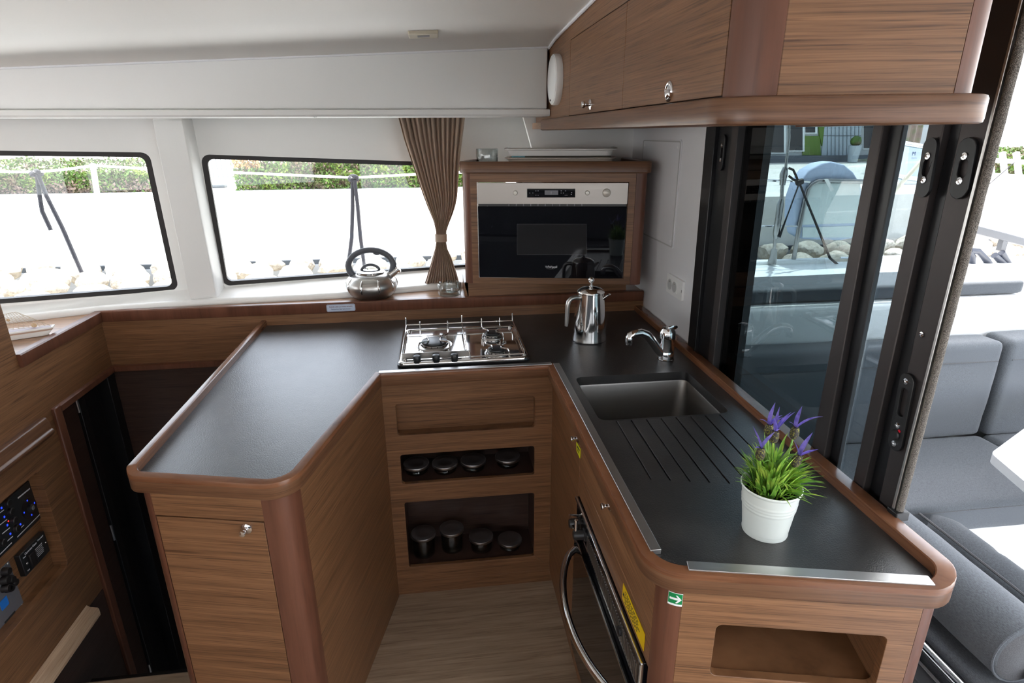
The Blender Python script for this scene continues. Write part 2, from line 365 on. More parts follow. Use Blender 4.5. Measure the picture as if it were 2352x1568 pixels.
# ------------------------------------------------------------------ room shell
def zc(x, y):
    z = 1.886 + 0.044*(min(x, 0.45)-0.4) + 0.040*(2.16-y)
    if y < 1.0: z -= 0.020*(1.0-y)
    if y > 1.98: z -= 0.010*((y-1.98)/0.18)**2
    return z + 0.008
b = MB(); xs = [-3.4+0.215*i for i in range(21)]; ys = [-2.6, -1.8, -1.0, 0, 0.5, 1.0, 1.4, 1.7, 1.86, 1.94, 2.0, 2.06, 2.11, 2.16, 2.2, 2.9]
b.strip([[V((x, y, zc(x, y) if y <= 2.2 else zc(x, 2.2))) for x in xs] for y in ys], closed=False)
n0 = len(b.v); b.add([p+V((0, 0, 0.05)) for p in b.v], [tuple(i for i in f[::-1]) for f in b.f])
struct(b.build('ceiling', M['ceil'], sharp=60))
# floor with the stairwell left open between the console and the peninsula
b = MB(); b.prism([(-3.2, -2.6), (0.9, -2.6), (0.9, 2.34), (-0.70, 2.34), (-0.70, 0.95), (-1.293, 0.95), (-3.2, 0.95)], -0.03, 0.0)
struct(b.build('floor', M['floor']))
b = MB(); b.box(-1.8, -0.68, 0.9, 2.8, -1.03, -1.0); o = struct(b.build('floor_lower', M['wallwhite'])); o.name = 'floor'
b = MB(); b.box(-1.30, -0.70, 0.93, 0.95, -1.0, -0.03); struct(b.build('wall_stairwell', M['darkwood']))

# hull side wall with the two long windows
A0, A1, B1 = (-2.75, 2.010), (-0.965, 2.4800), (0.90, 2.878)
def onA(px, py): return onw(px, py, A0, A1)
def onB(px, py): return onw(px, py, A1, B1)
nA = V((A1[1]-A0[1], -(A1[0]-A0[0]), 0)).normalized()*-1; nB = V((B1[1]-A1[1], -(B1[0]-A1[0]), 0)).normalized()*-1   # outwards
W1 = [onA(-250, 717), onA(411, 666), onA(343, 350), onA(-250, 343)]
W2 = [onB(511.7, 657), onB(1200, 607), onB(1200, 379), onB(459.8, 354.3)]
def v3(p, z): return V((p[0], p[1], z))
h1 = rquad(W1, 0.03); h2 = rquad(W2, 0.03)
b = MB()
b.ext([v3(A0, 0.7), v3(A1, 0.7), v3(A1, 2.0), v3(A0, 2.0)], nA*0.045, [h1])
b.ext([v3(A1, 0.7), v3(B1, 0.7), v3(B1, 2.0), v3(A1, 2.0)], nB*0.045, [h2])
struct(b.build('wall_back', M['gelcoat']))
for i, (h, n_, wq) in enumerate(((h1, nA, W1), (h2, nB, W2))):
    c = sum(wq, V((0, 0, 0)))/4
    rt = root('window_%d' % (i+1), c)
    u = (wq[1]-wq[0]).normalized()
    def inset(q, d0):
        cc = sum(q, V((0, 0, 0)))/4; out = []
        for p in q:
            du = u if (p-cc).dot(u) < 0 else -u; dz = Z_ if p.z < cc.z else -Z_
            out.append(p+du*d0*1.15+dz*d0)
        return out
    inn = rquad(inset(wq, 0.017), 0.022)
    b = MB(); b.ext([p+n_*0.004 for p in h], n_*0.03, [[p+n_*0.004 for p in inn]]); b.build('gasket', M['rubber'], rt)
    b = MB(); b.ext([p+n_*0.022 for p in rquad(inset(wq, 0.008), 0.025)], n_*0.006); b.build('pane', M['pane'], rt)
# pillar between the windows
P = [onz(437, 697, 0.985), onz(500, 691, 0.985)]
T = [ony(345, 262, P[0].y), ony(416, 262, P[1].y)]
b = MB(); b.ext([P[0], P[1], T[1], T[0]], (0.012, 0.085, 0)); o = struct(b.build('trim_1', M['gelcoat'], bev=0.020, seg=4))
# white sill under the windows
fr = [(-2.3, 1.93), (-1.60, 2.222), (-1.295, 2.338), (-0.9, 2.392), (-0.55, 2.408), (-0.4, 2.422), (-0.15, 2.478), (0.0, 2.51), (0.5, 2.62), (0.88, 2.70)]
def wally(x):
    if x < A1[0]: return A0[1]+(A1[1]-A0[1])*(x-A0[0])/(A1[0]-A0[0])
    return A1[1]+(B1[1]-A1[1])*(x-A1[0])/(B1[0]-A1[0])
secs = []
for x, y in fr:
    yw = wally(x)+0.01
    secs.append([V((x, y+0.004, 0.968)), V((x, y-0.002, 0.980)), V((x, y, 0.992)), V((x, y+0.008, 1.000)), V((x, y+0.02, 1.002)), V((x, y+0.28*(yw-y)+0.01, 0.999)), V((x, yw-0.012, 1.022)), V((x, yw, 1.034)), V((x, yw+0.02, 0.968))])
b = MB(); b.strip(secs); struct(b.build('trim_2', M['gelcoat'], sharp=50))
# back panel right of the window strip
L0, L1 = ony(1199, 262, 2.575), ony(1222, 345, 2.575); L2 = L1+(L1-L0)*2.9
b = MB(); b.ext([L0+(L0-L1)*0.6, L2, V((0.86, 2.60, L2.z)), V((0.86, 2.60, 1.95))], (0, 0.02, 0)); struct(b.build('trim_3', M['gelcoat'], bev=0.006))
# right hand wall beside the sliding door
b = MB(); b.box(0.85, 0.89, 1.80, 2.95, 0.90, 2.0); struct(b.build('wall_right', M['wallwhite']))
b = MB(); b.box(0.842, 0.86, 1.80, 2.95, 0.0, 0.90); struct(b.build('wall_right_lower', M['darkwood'])).name = 'wall_right'
# forward and starboard sides of the saloon behind the camera, with their own window openings
b = MB(); b.ext([(-2.72, -2.45, 0), (-2.72, 1.98, 0), (-2.72, 1.98, 2.0), (-2.72, -2.45, 2.0)], (-0.05, 0, 0), [[(-2.72, -2.3, 0.90), (-2.72, 1.80, 0.90), (-2.72, 1.80, 1.78), (-2.72, -2.3, 1.78)]]); struct(b.build('wall_left', M['gelcoat']))
b = MB(); b.ext([(-2.75, -2.45, 0), (0.95, -2.45, 0), (0.95, -2.45, 2.0), (-2.75, -2.45, 2.0)], (0, -0.05, 0), [[(-2.6, -2.45, 1.06), (-1.3, -2.45, 1.06), (-1.3, -2.45, 1.66), (-2.6, -2.45, 1.66)], [(-1.1, -2.45, 1.06), (0.7, -2.45, 1.06), (0.7, -2.45, 1.66), (-1.1, -2.45, 1.66)]]); struct(b.build('wall_front', M['gelcoat']))
b = MB(); b.box(-2.70, 0.84, -2.44, -1.9, 0.0, 0.45); b.box(-2.70, 0.84, -2.44, -2.25, 0.45, 1.0); struct(b.build('added_settee', M['navy'], bev=0.03))  # unseen navy settee block, added to darken reflections and the aisle
b = MB(); b.box(0.84, 0.90, -2.44, -1.25, 0, 2.0); struct(b.build('wall_aft', M['veneer'])).name = 'wall_right'
# deep valance beam above the windows, with the curtain track lip
b = MB(); b.strip([[V((x, 2.16, 1.692)), V((x, 2.158, 1.80)), V((x, 2.16, 1.98)), V((x, 2.44, 1.98)), V((x, 2.44, 1.692))] for x in (-2.75, 0.392)])
struct(b.build('trim_4', M['gelcoat'], bev=0.004))
b = MB(); b.strip([[V((x, 2.140, 1.668)), V((x, 2.136, 1.674)), V((x, 2.138, 1.689)), V((x, 2.158, 1.692)), V((x, 2.30, 1.692)), V((x, 2.30, 1.668))] for x in (-2.75, 0.398)])
struct(b.build('trim_5', M['gelcoat']))
b = MB(); b.tube([V((x, 2.152, zc(x, 2.152)-0.001)) for x in [-2.7+0.31*i for i in range(11)]], 0.0045, 8); struct(b.build('trim_6', M['wallwhite']))
for px in (162, 724):
    p = ony(px, 266, 2.145); b = MB(); b.lathe([(0.001, -0.006), (0.005, -0.005), (0.0065, 0), (0.0065, 0.006)], p, Z_, 16)
    tag(b.build('curtain_glider', M['whiteplastic']), 'small white curtain glider under the white beam above the %s window' % ('left' if px < 400 else 'middle'), 'curtain glider', 'gliders in the curtain track')
# lining behind the counter: splashback, ledge and lips
b = MB(); b.box(-1.30, 0.85, 2.338, 2.352, 0.75, 0.945); struct(b.build('wall_splashback', M['veneer']))
b = MB(); b.prism([(-2.3, 1.2), (-1.305, 1.2), (-1.305, 2.349), (0.87, 2.349), (0.87, 2.72), (0.0, 2.53), (-0.4, 2.45), (-0.9, 2.41), (-1.3, 2.36), (-1.6, 2.24), (-2.3, 1.95)], 0.962, 0.978); struct(b.build('trim_7', M['veneer_top']))
lip = lambda i: [(0.0, 0.944), (0.010, 0.944), (0.013, 0.948), (0.013, 0.983), (0.009, 0.9865), (-0.012, 0.9865), (-0.014, 0.984), (-0.014, 0.944)]
b = MB(); sweep(b, [(-1.293, 1.862), (-1.293, 2.338), (0.845, 2.338)], lip); struct(b.build('trim_8', M['mahogany']))
lip2 = lambda i: [(0.0, 0.738), (0.008, 0.738), (0.011, 0.741), (0.011, 0.760), (0.0, 0.765), (-0.01, 0.765), (-0.01, 0.738)]
b = MB(); sweep(b, [(-1.293, 1.944), (-1.293, 2.338), (-0.70, 2.338)], lip2); struct(b.build('trim_9', M['mahogany']))
b = MB(); b.box(-1.305, -1.281, 1.940, 1.976, -1.0, 0.766); struct(b.build('trim_10', M['mahogany'], bev=0.004))
# dark passage below the ledge
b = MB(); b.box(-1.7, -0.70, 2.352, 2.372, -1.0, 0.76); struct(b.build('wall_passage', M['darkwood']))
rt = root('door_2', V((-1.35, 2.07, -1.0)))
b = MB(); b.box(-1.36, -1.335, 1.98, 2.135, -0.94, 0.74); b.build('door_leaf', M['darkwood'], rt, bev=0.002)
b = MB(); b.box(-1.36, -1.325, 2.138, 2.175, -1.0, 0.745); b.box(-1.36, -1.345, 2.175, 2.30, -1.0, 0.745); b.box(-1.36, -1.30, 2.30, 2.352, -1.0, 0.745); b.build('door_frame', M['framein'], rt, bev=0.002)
for z in (0.66, 0.10, -0.62):
    b = MB(); b.lathe([(0.004, 0), (0.004, 0.07)], (-1.331, 2.136, z), Z_, 10); b.build('hinge', M['alu'], rt)
b = MB(); b.box(-1.335, -1.30, 1.98, 2.19, -0.965, -0.955); b.build('threshold', M['alu'], rt)
b = MB(); b.box(-1.26, -0.72, 0.96, 1.66, -0.15, -0.11); struct(b.build('floor_step', M['floor'], bev=0.008)).name = 'floor'
b = MB(); b.box(-1.26, -0.72, 1.70, 1.715, -0.17, -0.158); b.box(-1.26, -0.72, 1.661, 1.70, -0.20, -0.17); struct(b.build('trim_14', M['framein']))

# ------------------------------------------------------------------ sliding door to the cockpit
XD = 0.85
def bnd(p, q):
    a = onx(*p, XD); c = onx(*q, XD); f = lambda z: a.y+(c.y-a.y)*(z-a.z)/(c.z-a.z)
    return f
B_ = [bnd((1630, 297), (1587, 790)), bnd((1652, 297), (1606, 777)), bnd((1684, 300), (1632, 790)), bnd((1698, 300), (1640, 836)), bnd((2010, 290), (1880, 960)),
      bnd((2033, 289), (1955, 720)), bnd((2064, 287), (1913, 1066)), bnd((2135, 286), (1960, 1108)), bnd((2171, 286), (1983, 1128)), bnd((2207, 286), (2020, 1140)), bnd((2279, 277), (2049, 1184)), bnd((2286, 277), (2055, 1186)), bnd((2302, 286), (2064, 1197))]
ZB, ZT = 0.02, 1.93
b = MB(); ga, gc_ = onx(1764, 308, 0.895), onx(1700, 808, 0.895); b.box(0.888, 0.91, (ga.y+gc_.y)/2, 1.86, 0.0, 1.95); struct(b.build('wall_aft_outside', M['framein'])).name = 'wall_right'
door = root('door_1', V((0.87, 1.4, 0)))
def member(i, j, x0, x1, material, name, bev=0.002):
    b = MB(); a, c = B_[i], B_[j]
    f = lambda g, z: g(max(z, 0.9))
    b.ext([V((x0, f(c, ZB), ZB)), V((x0, f(a, ZB), ZB)), V((x0, f(a, 0.9), 0.9)), V((x0, f(a, ZT), ZT)), V((x0, f(c, ZT), ZT)), V((x0, f(c, 0.9), 0.9))], (x1-x0, 0, 0))
    return b.build(name, material, door, bev=bev)
member(0, 1, 0.838, 0.90, M['framein'], 'jamb'); member(1, 2, 0.850, 0.885, M['framein'], 'sash_stile'); member(2, 3, 0.846, 0.875, M['frame'], 'sash_edge')
member(3, 4, 0.868, 0.874, M['tint'], 'glass_pane', 0); member(4, 5, 0.846, 0.868, M['frame'], 'meeting_stile'); member(5, 6, 0.860, 0.872, M['framein'], 'track_cover')
member(6, 7, 0.870, 0.874, M['tint2'], 'glass_pane', 0); member(7, 8, 0.848, 0.868, M['frame'], 'middle_stile'); member(8, 9, 0.862, 0.874, M['framein'], 'recess_cover')
member(9, 10, 0.850, 0.862, M['frame'], 'leading_stile'); member(10, 11, 0.844, 0.854, M['alu'], 'bright_edge', 0.001); 
b = MB(); secs = []
for k in range(70):
    z = ZB+(ZT-ZB)*k/69; y0 = B_[11](max(z, 0.9)); y1 = B_[12](max(z, 0.9)); m_ = (y0+y1)/2; rr = abs(y0-y1)*0.5*(1+0.12*math.sin(k*2.3)); 
    secs.append([V((0.852+math.cos(t)*0.007, m_+math.sin(t)*rr, z)) for t in [2*math.pi*i/10 for i in range(10)]])
b.strip(secs); b.build('brush_seal', M['fuzz'], door)
b = MB(); y0 = B_[11](0.9); b.box(0.838, 0.866, y0-0.016, y0+0.010, 0.912, 0.930); b.build('seal_clip', M['black'], door, bev=0.002)
b = MB(); b.box(0.838, 0.95, 0.80, 1.90, 1.93, 2.0); b.build('header', M['framein'], door)
b = MB(); b.box(0.838, 0.95, -1.25, 1.90, 0.0, 0.02); b.build('track', M['alu'], door)
def stadium(c, h, w_, tilt, n=9):
    u = V((0, math.cos(tilt), math.sin(tilt))); v = V((0, -math.sin(tilt), math.cos(tilt))); r = w_/2; out = []
    for s_ in (1, -1):
        for k in range(n+1):
            a = math.pi*k/n; out.append(c+v*(s_*(h/2-r))+u*(r*math.cos(a)*s_)+v*(r*math.sin(a)*s_))
    return out
def pull(px0, px1, x, w_, lock=False):
    a = onx(*px0, x); c = onx(*px1, x); ctr = (a+c)/2; L = (a-c).length; tl = math.atan2(-(a.y-c.y), a.z-c.z); v = (a-c).normalized()
    out = stadium(ctr, L, w_, tl); b = MB()
    sl = stadium(ctr+v*(0.0 if not lock else L*0.13), L*(0.30 if not lock else 0.36), w_*0.5, tl)
    b.ext(out, (-0.006, 0, 0), [sl]); pl = b.build('pull_plate', M['black'] if lock else M['framein'], door, bev=0.0015)
    b = MB(); b.ext([p+V((0.004, 0, 0)) for p in sl], (-0.0005, 0, 0)); b.build('finger_slot', M['rubber'], pl)
    for t in ((0.20, -0.20) if not lock else (0.40, -0.17, -0.41)):
        b = MB(); b.lathe([(0.0058, 0), (0.0058, 0.0016), (0.0028, 0.002), (0.0026, 0.0006), (0.0001, 0.0006)], ctr+v*L*t+V((-0.006, 0, 0)), -X_, 14); b.build('screw', M['chrome'], pl)
    if lock:
        b = MB(); b.lathe([(0.010, 0), (0.010, 0.003), (0.008, 0.005), (0.0001, 0.005)], ctr-v*L*0.29+V((-0.006, 0, 0)), -X_, 20); b.build('lock_turn', M['black'], pl)
        b = MB(); b.lathe([(0.003, 0), (0.003, 0.001), (0.0001, 0.001)], ctr-v*L*0.225+V((-0.006, -0.006, 0)), -X_, 12); b.build('lock_mark', M['reddot'], pl)
pull((1666, 308), (1657, 392), 0.849, 0.026); pull((2146, 316), (2122, 453), 0.847, 0.030); pull((2232, 315), (2204, 457), 0.849, 0.036); pull((2092, 857), (2058, 1033), 0.849, 0.034, True)
p = onx(2117, 768, 0.849); b = MB(); b.lathe([(0.005, 0), (0.005, 0.0012), (0.002, 0.0018)], p, -X_, 12); b.build('screw', M['chrome'], door)
# ------------------------------------------------------------------ worktop with its wooden edge, rails and metal strips
PA, PB, PC, PD, PE, PF, PG, PH = [V((x, y, 0)) for x, y in ((-0.69, 2.338), (-0.692, 1.243), (-0.358, 1.165), (-0.2165, 1.765), (0.354, 1.765), (0.354, 0.804), (0.812, 0.700), (0.812, 2.338))]
def rpath(r):
    q = [PA, PB, PC, PD, PE, PF, PG, PH]; full = rpoly(q, [0, r[0], r[1], 0, 0, r[2], r[3], 0], 8); return full
wt = thing('worktop', 'dark slate grey U shaped galley worktop with raised wooden edge', 'worktop', (0.05, 1.6, 0.84))
inner = rpath((0.014, 0.045, 0.055, 0.030))
sink_hole = rrect((0.5795, 1.5075, 0.9), X_, Y_, 0.361, 0.295, 0.022)
gro = []
for k in range(8):
    x0 = 0.441+0.0407*k; x1 = 0.436+0.0405*k; y1 = 1.073-0.0095*k; y0 = 1.3525
    gro.append((x0, y0, x1, y1))
holes = [sink_hole]
b = MB()
polys = [(p.x, p.y, 0.872) for p in inner]
gh = []
for x0, y0, x1, y1 in gro: gh.append(rpoly([(x0-0.0022, y0, 0.872), (x1-0.0022, y1, 0.872), (x1+0.0022, y1, 0.872), (x0+0.0022, y0, 0.872)], 0.0018, 3))
b.ext(polys, (0, 0, 0.028), [[V((p.x, p.y, 0.872)) for p in sink_hole]]+gh)
b.build('surface', M['counter'], wt, bev=0.0008, seg=1)
b = MB(); b.box(0.42, 0.755, 0.98, 1.355, 0.868, 0.8955); b.build('drainer_groove', M['counter'], wt)
NB, NG = 9, 9
# sweep the edge: height / width follow which side of the worktop we are on
iB = (1, 9); iC = (10, 18); iF = (21, 29); iG = (30, 38)
def prof(i):
    sm = lambda t: t*t*(3-2*t)
    if i <= iB[0]: h, w_ = 0.022, 0.020
    elif i <= iB[1]: h, w_ = 0.022-0.011*sm((i-iB[0])/8.0), 0.021
    elif i > iG[1]: h, w_ = 0.021, 0.033
    elif i >= iG[0]: h, w_ = 0.009+0.012*sm((i-iG[0])/8.0), 0.023+0.010*sm((i-iG[0])/8.0)
    else: h, w_ = 0.009, 0.023
    zb = 0.897
    return [(0.0, zb), (0.0, 0.9+h-0.002), (0.002, 0.9+h), (w_-0.004, 0.9+h), (w_-0.001, 0.9+h-0.0015), (w_, 0.9+h-0.005), (w_, zb)]
def profb(i):
    w_ = prof(i)[-1][0]-0.0005
    return [(0.0, 0.866), (0.0, 0.897), (w_, 0.897), (w_, 0.871), (w_-0.002, 0.867), (w_-0.004, 0.866)]
path = inner
b = MB(); sweep(b, path, prof); b.build('edge_trim', M['trimwood'], wt, sharp=33)
b = MB(); sweep(b, path, profb); b.build('edge_band', M['railwood'], wt, sharp=33)
def strip_box(p, q, off0, off1, z0, z1):
    p, q = V(p), V(q); d = (q-p).normalized(); n = V((d.y, -d.x, 0))
    b = MB(); b.prism([p+n*off0, q+n*off0, q+n*off1, p+n*off1], z0, z1); return b
strip_box((-0.205, 1.765, 0), (0.345, 1.765, 0), -0.003, 0.015, 0.9085, 0.9108).build('metal_strip', M['alu'], wt, bev=0.0006)
strip_box((0.354, 1.755, 0), (0.354, 0.836, 0), -0.016, 0.004, 0.9005, 0.9112).build('metal_strip', M['alu'], wt, bev=0.0006)
dF = (PG-PF).normalized()
strip_box(PF+dF*0.048, PG-dF*0.026, -0.008, 0.014, 0.9085, 0.9115).build('metal_strip', M['alu'], wt, bev=0.0006)

# ------------------------------------------------------------------ sink and tap
sk = thing('sink', 'rectangular stainless steel sink set flush into the dark worktop', 'sink', (0.58, 1.5, 0.72))
b = MB(); secs = []
for w_, h_, r_, z in ((0.381, 0.315, 0.03, 0.8715), (0.365, 0.299, 0.026, 0.8715), (0.361, 0.295, 0.026, 0.866), (0.352, 0.286, 0.04, 0.74), (0.345, 0.279, 0.045, 0.724), (0.325, 0.259, 0.045, 0.714), (0.06, 0.06, 0.028, 0.710), (0.055, 0.055, 0.026, 0.700), (0.004, 0.004, 0.0015, 0.700)):
    secs.append(rrect((0.5795, 1.5075, z), X_, Y_, w_, h_, r_, 6))
b.strip(secs, caps=False); b.build('bowl', M['sinksteel'], sk, sharp=60)
b = MB(); b.lathe([(0.026, 0.7005), (0.024, 0.703), (0.012, 0.703), (0.010, 0.702), (0.0001, 0.702)], (0.5795, 1.5075, 0), Z_, 24); b.build('drain', M['chrome'], sk)
TS = 1.18; tp = thing('kitchen_tap', 'chrome single lever mixer tap behind the sink', 'tap', (0.73, 1.765, 0.90))
c = V((0.732, 1.765, 0.9)); b = MB()
b.lathe([(0.0265, 0), (0.0275, 0.004), (0.0255, 0.006), (0.0255, 0.030), (0.0245, 0.032), (0.025, 0.034), (0.0255, 0.074), (0.0265, 0.076), (0.0265, 0.080), (0.0255, 0.081)], c, Z_, 32); b.build('tap_body', M['chrome'], tp)
b = MB(); b.lathe([(0.0262, 0.081), (0.0265, 0.088), (0.025, 0.100), (0.0185, 0.110), (0.008, 0.1135), (0.0001, 0.114)], c, Z_, 32)
b.tube([c+V((0.002, 0, 0.106)), c+V((0.014, 0.001, 0.1105)), c+V((0.026, 0.002, 0.1105)), c+V((0.032, 0.002, 0.1095))], [0.013, 0.014, 0.012, 0.005], 12, flat=0.5); lv = b.build('lever', M['chrome'], tp)
b = MB(); b.lathe([(0.0042, 0), (0.004, 0.0006), (0.0001, 0.0006)], c+V((0.006, -0.0225, 0.093)), V((0.25, -1, 0.15)), 12); b.build('screw_cap', M['black'], lv)
tipx = onz(1474, 800, 0.9); tip = ony(1474, 779, 1.735)
b = MB(); q = [c+V((-0.010, -0.004, 0.018)), c+V((-0.030, -0.008, 0.038)), c+V((-0.062, -0.016, 0.080)), c+V((-0.078, -0.020, 0.097)), c+V((-0.100, -0.024, 0.107)), c+V((-0.122, -0.027, 0.1055)), c+V((-0.136, -0.029, 0.099)), c+V((-0.139, -0.030, 0.090))]
b.tube(q, [0.0135, 0.0145, 0.0145, 0.014, 0.0132, 0.0128, 0.0125, 0.0125], 14); b.build('spout', M['chrome'], tp)
b = MB(); b.lathe([(0.0112, 0.012), (0.0125, 0.009), (0.0125, -0.008), (0.0105, -0.012), (0.0105, -0.016), (0.008, -0.016)], q[-1]-V((0, 0, 0.004)), Z_, 24); b.build('aerator', M['chrome'], tp)

# ------------------------------------------------------------------ left peninsula cabinet
def corner(P, Q, S, r, n=10):
    """plan polygon of a rounded corner post at Q, tangent to PQ and QS; also the two tangent points"""
    a = (P-Q).normalized(); c_ = (S-Q).normalized(); ang = a.angle(c_); d = r/math.tan(ang/2)
    arc = rpoly([P, Q, S], [0, r, 0], n)[1:-1]; return arc, Q+a*d, Q+c_*d
def offs(pts, o):
    ns = normals2d(pts); return [p+n*o for p, n in zip(pts, ns)]
qa, qb, qc, qd = offs([PA, PB, PC, PD], 0.004)
cab = thing('peninsula_cabinet', 'left walnut peninsula cabinet with a tall door and rounded corner posts', 'cabinet', (-0.45, 1.6, 0.0))
arcB, tB0, tB1 = corner(qa, qb, qc, 0.034); arcC, tC0, tC1 = corner(qb, qc, qd, 0.062)
nF = V(((qc-qb).normalized().y, -(qc-qb).normalized().x, 0)); dFr = (qc-qb).normalized(); dRi = (qd-qc).normalized(); nRi = V((dRi.y, -dRi.x, 0))
def inn(p, n, d): return p-n*d
b = MB(); b.prism([qa, V((qa.x, 2.338, 0)), tB0, V((tB0.x+0.018, tB0.y, 0)), V((qa.x+0.018, 2.338, 0))][1:], -1.0, 0.8675); b.build('passage_side', M['darkwood'], cab)
def post(arc, t0, t1, n0_, n1_, dep, z0, z1): 
    b = MB(); b.prism(list(arc)+[t1-n1_*dep, t0-n0_*dep], z0, z1); return b
post(arcB, tB0, tB1, V((-1, 0, 0)), nF, 0.012, -1.0, 0.8675).build('corner_post', M['mahogany'], cab)
pc = offs([tC0, qc, tC1], 0.0)
post(arcC, tC0, tC1, nF, nRi, 0.012, 0.0, 0.8675).build('corner_post', M['mahogany'], cab)
b = MB(); b.prism([tC1-nRi*0.0, qd+dRi*0.03, qd+dRi*0.03-nRi*0.018, tC1-nRi*0.018], 0.0, 0.8675); b.build('aisle_side', M['veneer'], cab, bev=0.0006)
fq = lambda px, py: onw(px, py, qb, qc)
dTL, dTR = fq(348, 1183), fq(605, 1199); zd = (dTL.z+dTR.z)/2
sL = (dTL-qb).dot(dFr); sR = (dTR-qb).dot(dFr)
def fpan(s0, s1, z0, z1, n0_=0.0, th=0.018):
    b = MB(); p0 = qb+dFr*s0+nF*n0_; p1 = qb+dFr*s1+nF*n0_; b.prism([p0, p1, p1-nF*th, p0-nF*th], z0, z1); return b
sB = (tB1-qb).dot(dFr); sC = (tC0-qb).dot(dFr)
fpan(sB, sC, zd+0.0015, 0.8675).build('front_rail', M['veneer'], cab, bev=0.0006)
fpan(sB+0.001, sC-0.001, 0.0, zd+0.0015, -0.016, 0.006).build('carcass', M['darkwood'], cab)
dr = fpan(sB+0.0018, sC-0.0022, 0.02, zd-0.0015).build('cabinet_door', M['veneer'], cab, bev=0.0008)
knob(dr, fq(567, 1213), nF, 0.95)
b = MB(); z_ = fq(600, 1205).z; b.prism([tC0+nF*0.0006-dFr*0.0005, tC0+nF*0.0006+dFr*0.0015, tC0-nF*0.001], 0.02, 0.78); 

# ------------------------------------------------------------------ niche panel under the hob
YP = 1.797
sh = thing('niche_panel', 'walnut back panel with three open niches below the gas hob', 'shelf unit', (0.07, YP, 0.0))
def yq(*pts): return [ony(x, y, YP) for x, y in pts]
def flat(q):  # level rounded rectangle from four corner sights
    x0 = (q[0].x+q[3].x)/2; x1 = (q[1].x+q[2].x)/2; z1 = (q[0].z+q[1].z)/2; z0 = (q[2].z+q[3].z)/2; return x0, x1, z0, z1
N1 = flat(yq((909, 929), (1229, 909), (1228, 978), (913, 1003))); N2 = flat(yq((919, 1046), (1228, 1023), (1227, 1089), (924, 1113))); N3 = flat(yq((928, 1156), (1228, 1130), (1226, 1275), (941, 1305)))
def rr(n_, y, r=0.010): return rrect(((n_[0]+n_[1])/2, y, (n_[2]+n_[3])/2), X_, Z_, n_[1]-n_[0], n_[3]-n_[2], r)
b = MB(); b.ext([(-0.226, YP, 0.055), (0.374, YP, 0.055), (0.374, YP, 0.858), (-0.226, YP, 0.858)], (0, 0.016, 0), [rr(n_, YP) for n_ in (N1, N2, N3)]); b.build('front_panel', M['veneer'], sh, bev=0.0012)
b = MB(); b.box(-0.226, 0.374, YP+0.004, YP+0.016, 0.0, 0.054); b.build('kick_board', M['veneer'], sh)
b = MB(); b.box(-0.235, 0.373, YP-0.004, YP+0.016, 0.858, 0.874); b.build('top_rail', M['veneer'], sh, bev=0.0008)
def niche(n_, dep, material):
    x0, x1, z0, z1 = n_[0]-0.004, n_[1]+0.004, n_[2]-0.004, n_[3]+0.004; y0 = YP+0.0155; y1 = YP+dep; t = 0.006
    b = MB(); b.box(x0-t, x1+t, y1, y1+t, z0-t, z1+t); b.box(x0-t, x0, y0, y1, z0-t, z1+t); b.box(x1, x1+t, y0, y1, z0-t, z1+t); b.box(x0, x1, y0, y1, z0-t, z0); b.box(x0, x1, y0, y1, z1, z1+t)
    return b.build('niche', material, sh)
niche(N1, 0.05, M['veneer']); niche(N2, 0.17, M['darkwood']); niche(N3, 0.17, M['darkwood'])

def jar(px, py, n_, yj, label, group, dia=0.092):
    top = ony(px, py, yj); z0 = n_[2]-0.0035; h = max(0.035, top.z-z0); r = dia/2; c = V((top.x, yj, z0))
    t = thing('storage_jar', label, 'jar', c, group)
    b = MB(); b.lathe([(0.001, 0.001), (r*0.78, 0.001), (r*0.86, 0.004), (r*0.88, 0.010), (r*0.88, h-0.022), (r*0.80, h-0.016), (r*0.80, h-0.012), (r*0.76, h-0.012), (r*0.76, h-0.02), (r*0.83, h-0.026), (r*0.83, 0.010), (r*0.75, 0.006), (0.001, 0.006)], c, Z_, 32); b.build('jar_body', M['jarglass'], t)
    b = MB(); b.lathe([(r*0.86, h-0.0145), (r*0.96, h-0.0145), (r*0.96, h-0.0125), (r*0.86, h-0.0125)], c, Z_, 32, caps=False); b.build('seal_ring', M['jarglass'], t)
    b = MB(); b.lathe([(r*0.90, h-0.012), (r*0.99, h-0.0115), (r, h-0.010), (r, h-0.002), (r*0.985, h-0.0005), (r*0.95, h), (r*0.93, h-0.0006), (r*0.5, h-0.0004), (0.0001, h-0.0002)], c, Z_, 48); b.build('jar_lid', M['lidsteel'], t)
G2, G3 = 'steel lidded jars in the middle niche', 'steel lidded jars in the lowest niche'
jar(956, 1062, N2, 1.882, 'low steel lidded jar at the left end of the middle niche', G2)
jar(1022, 1061, N2, 1.876, 'low steel lidded jar second from the left in the middle niche', G2)
jar(1087, 1054, N2, 1.878, 'low steel lidded jar third from the left in the middle niche', G2)
jar(1166, 1046, N2, 1.888, 'low steel lidded jar standing apart at the right of the middle niche', G2)
jar(972, 1222, N3, 1.875, 'steel lidded glass jar at the left end of the lowest niche', G3)
jar(1037, 1211, N3, 1.890, 'tallest steel lidded glass jar in the lowest niche', G3)
jar(1105, 1229, N3, 1.875, 'medium steel lidded glass jar third from the left in the lowest niche', G3)
jar(1171, 1250, N3, 1.872, 'shortest steel lidded glass jar at the right of the lowest niche', G3)

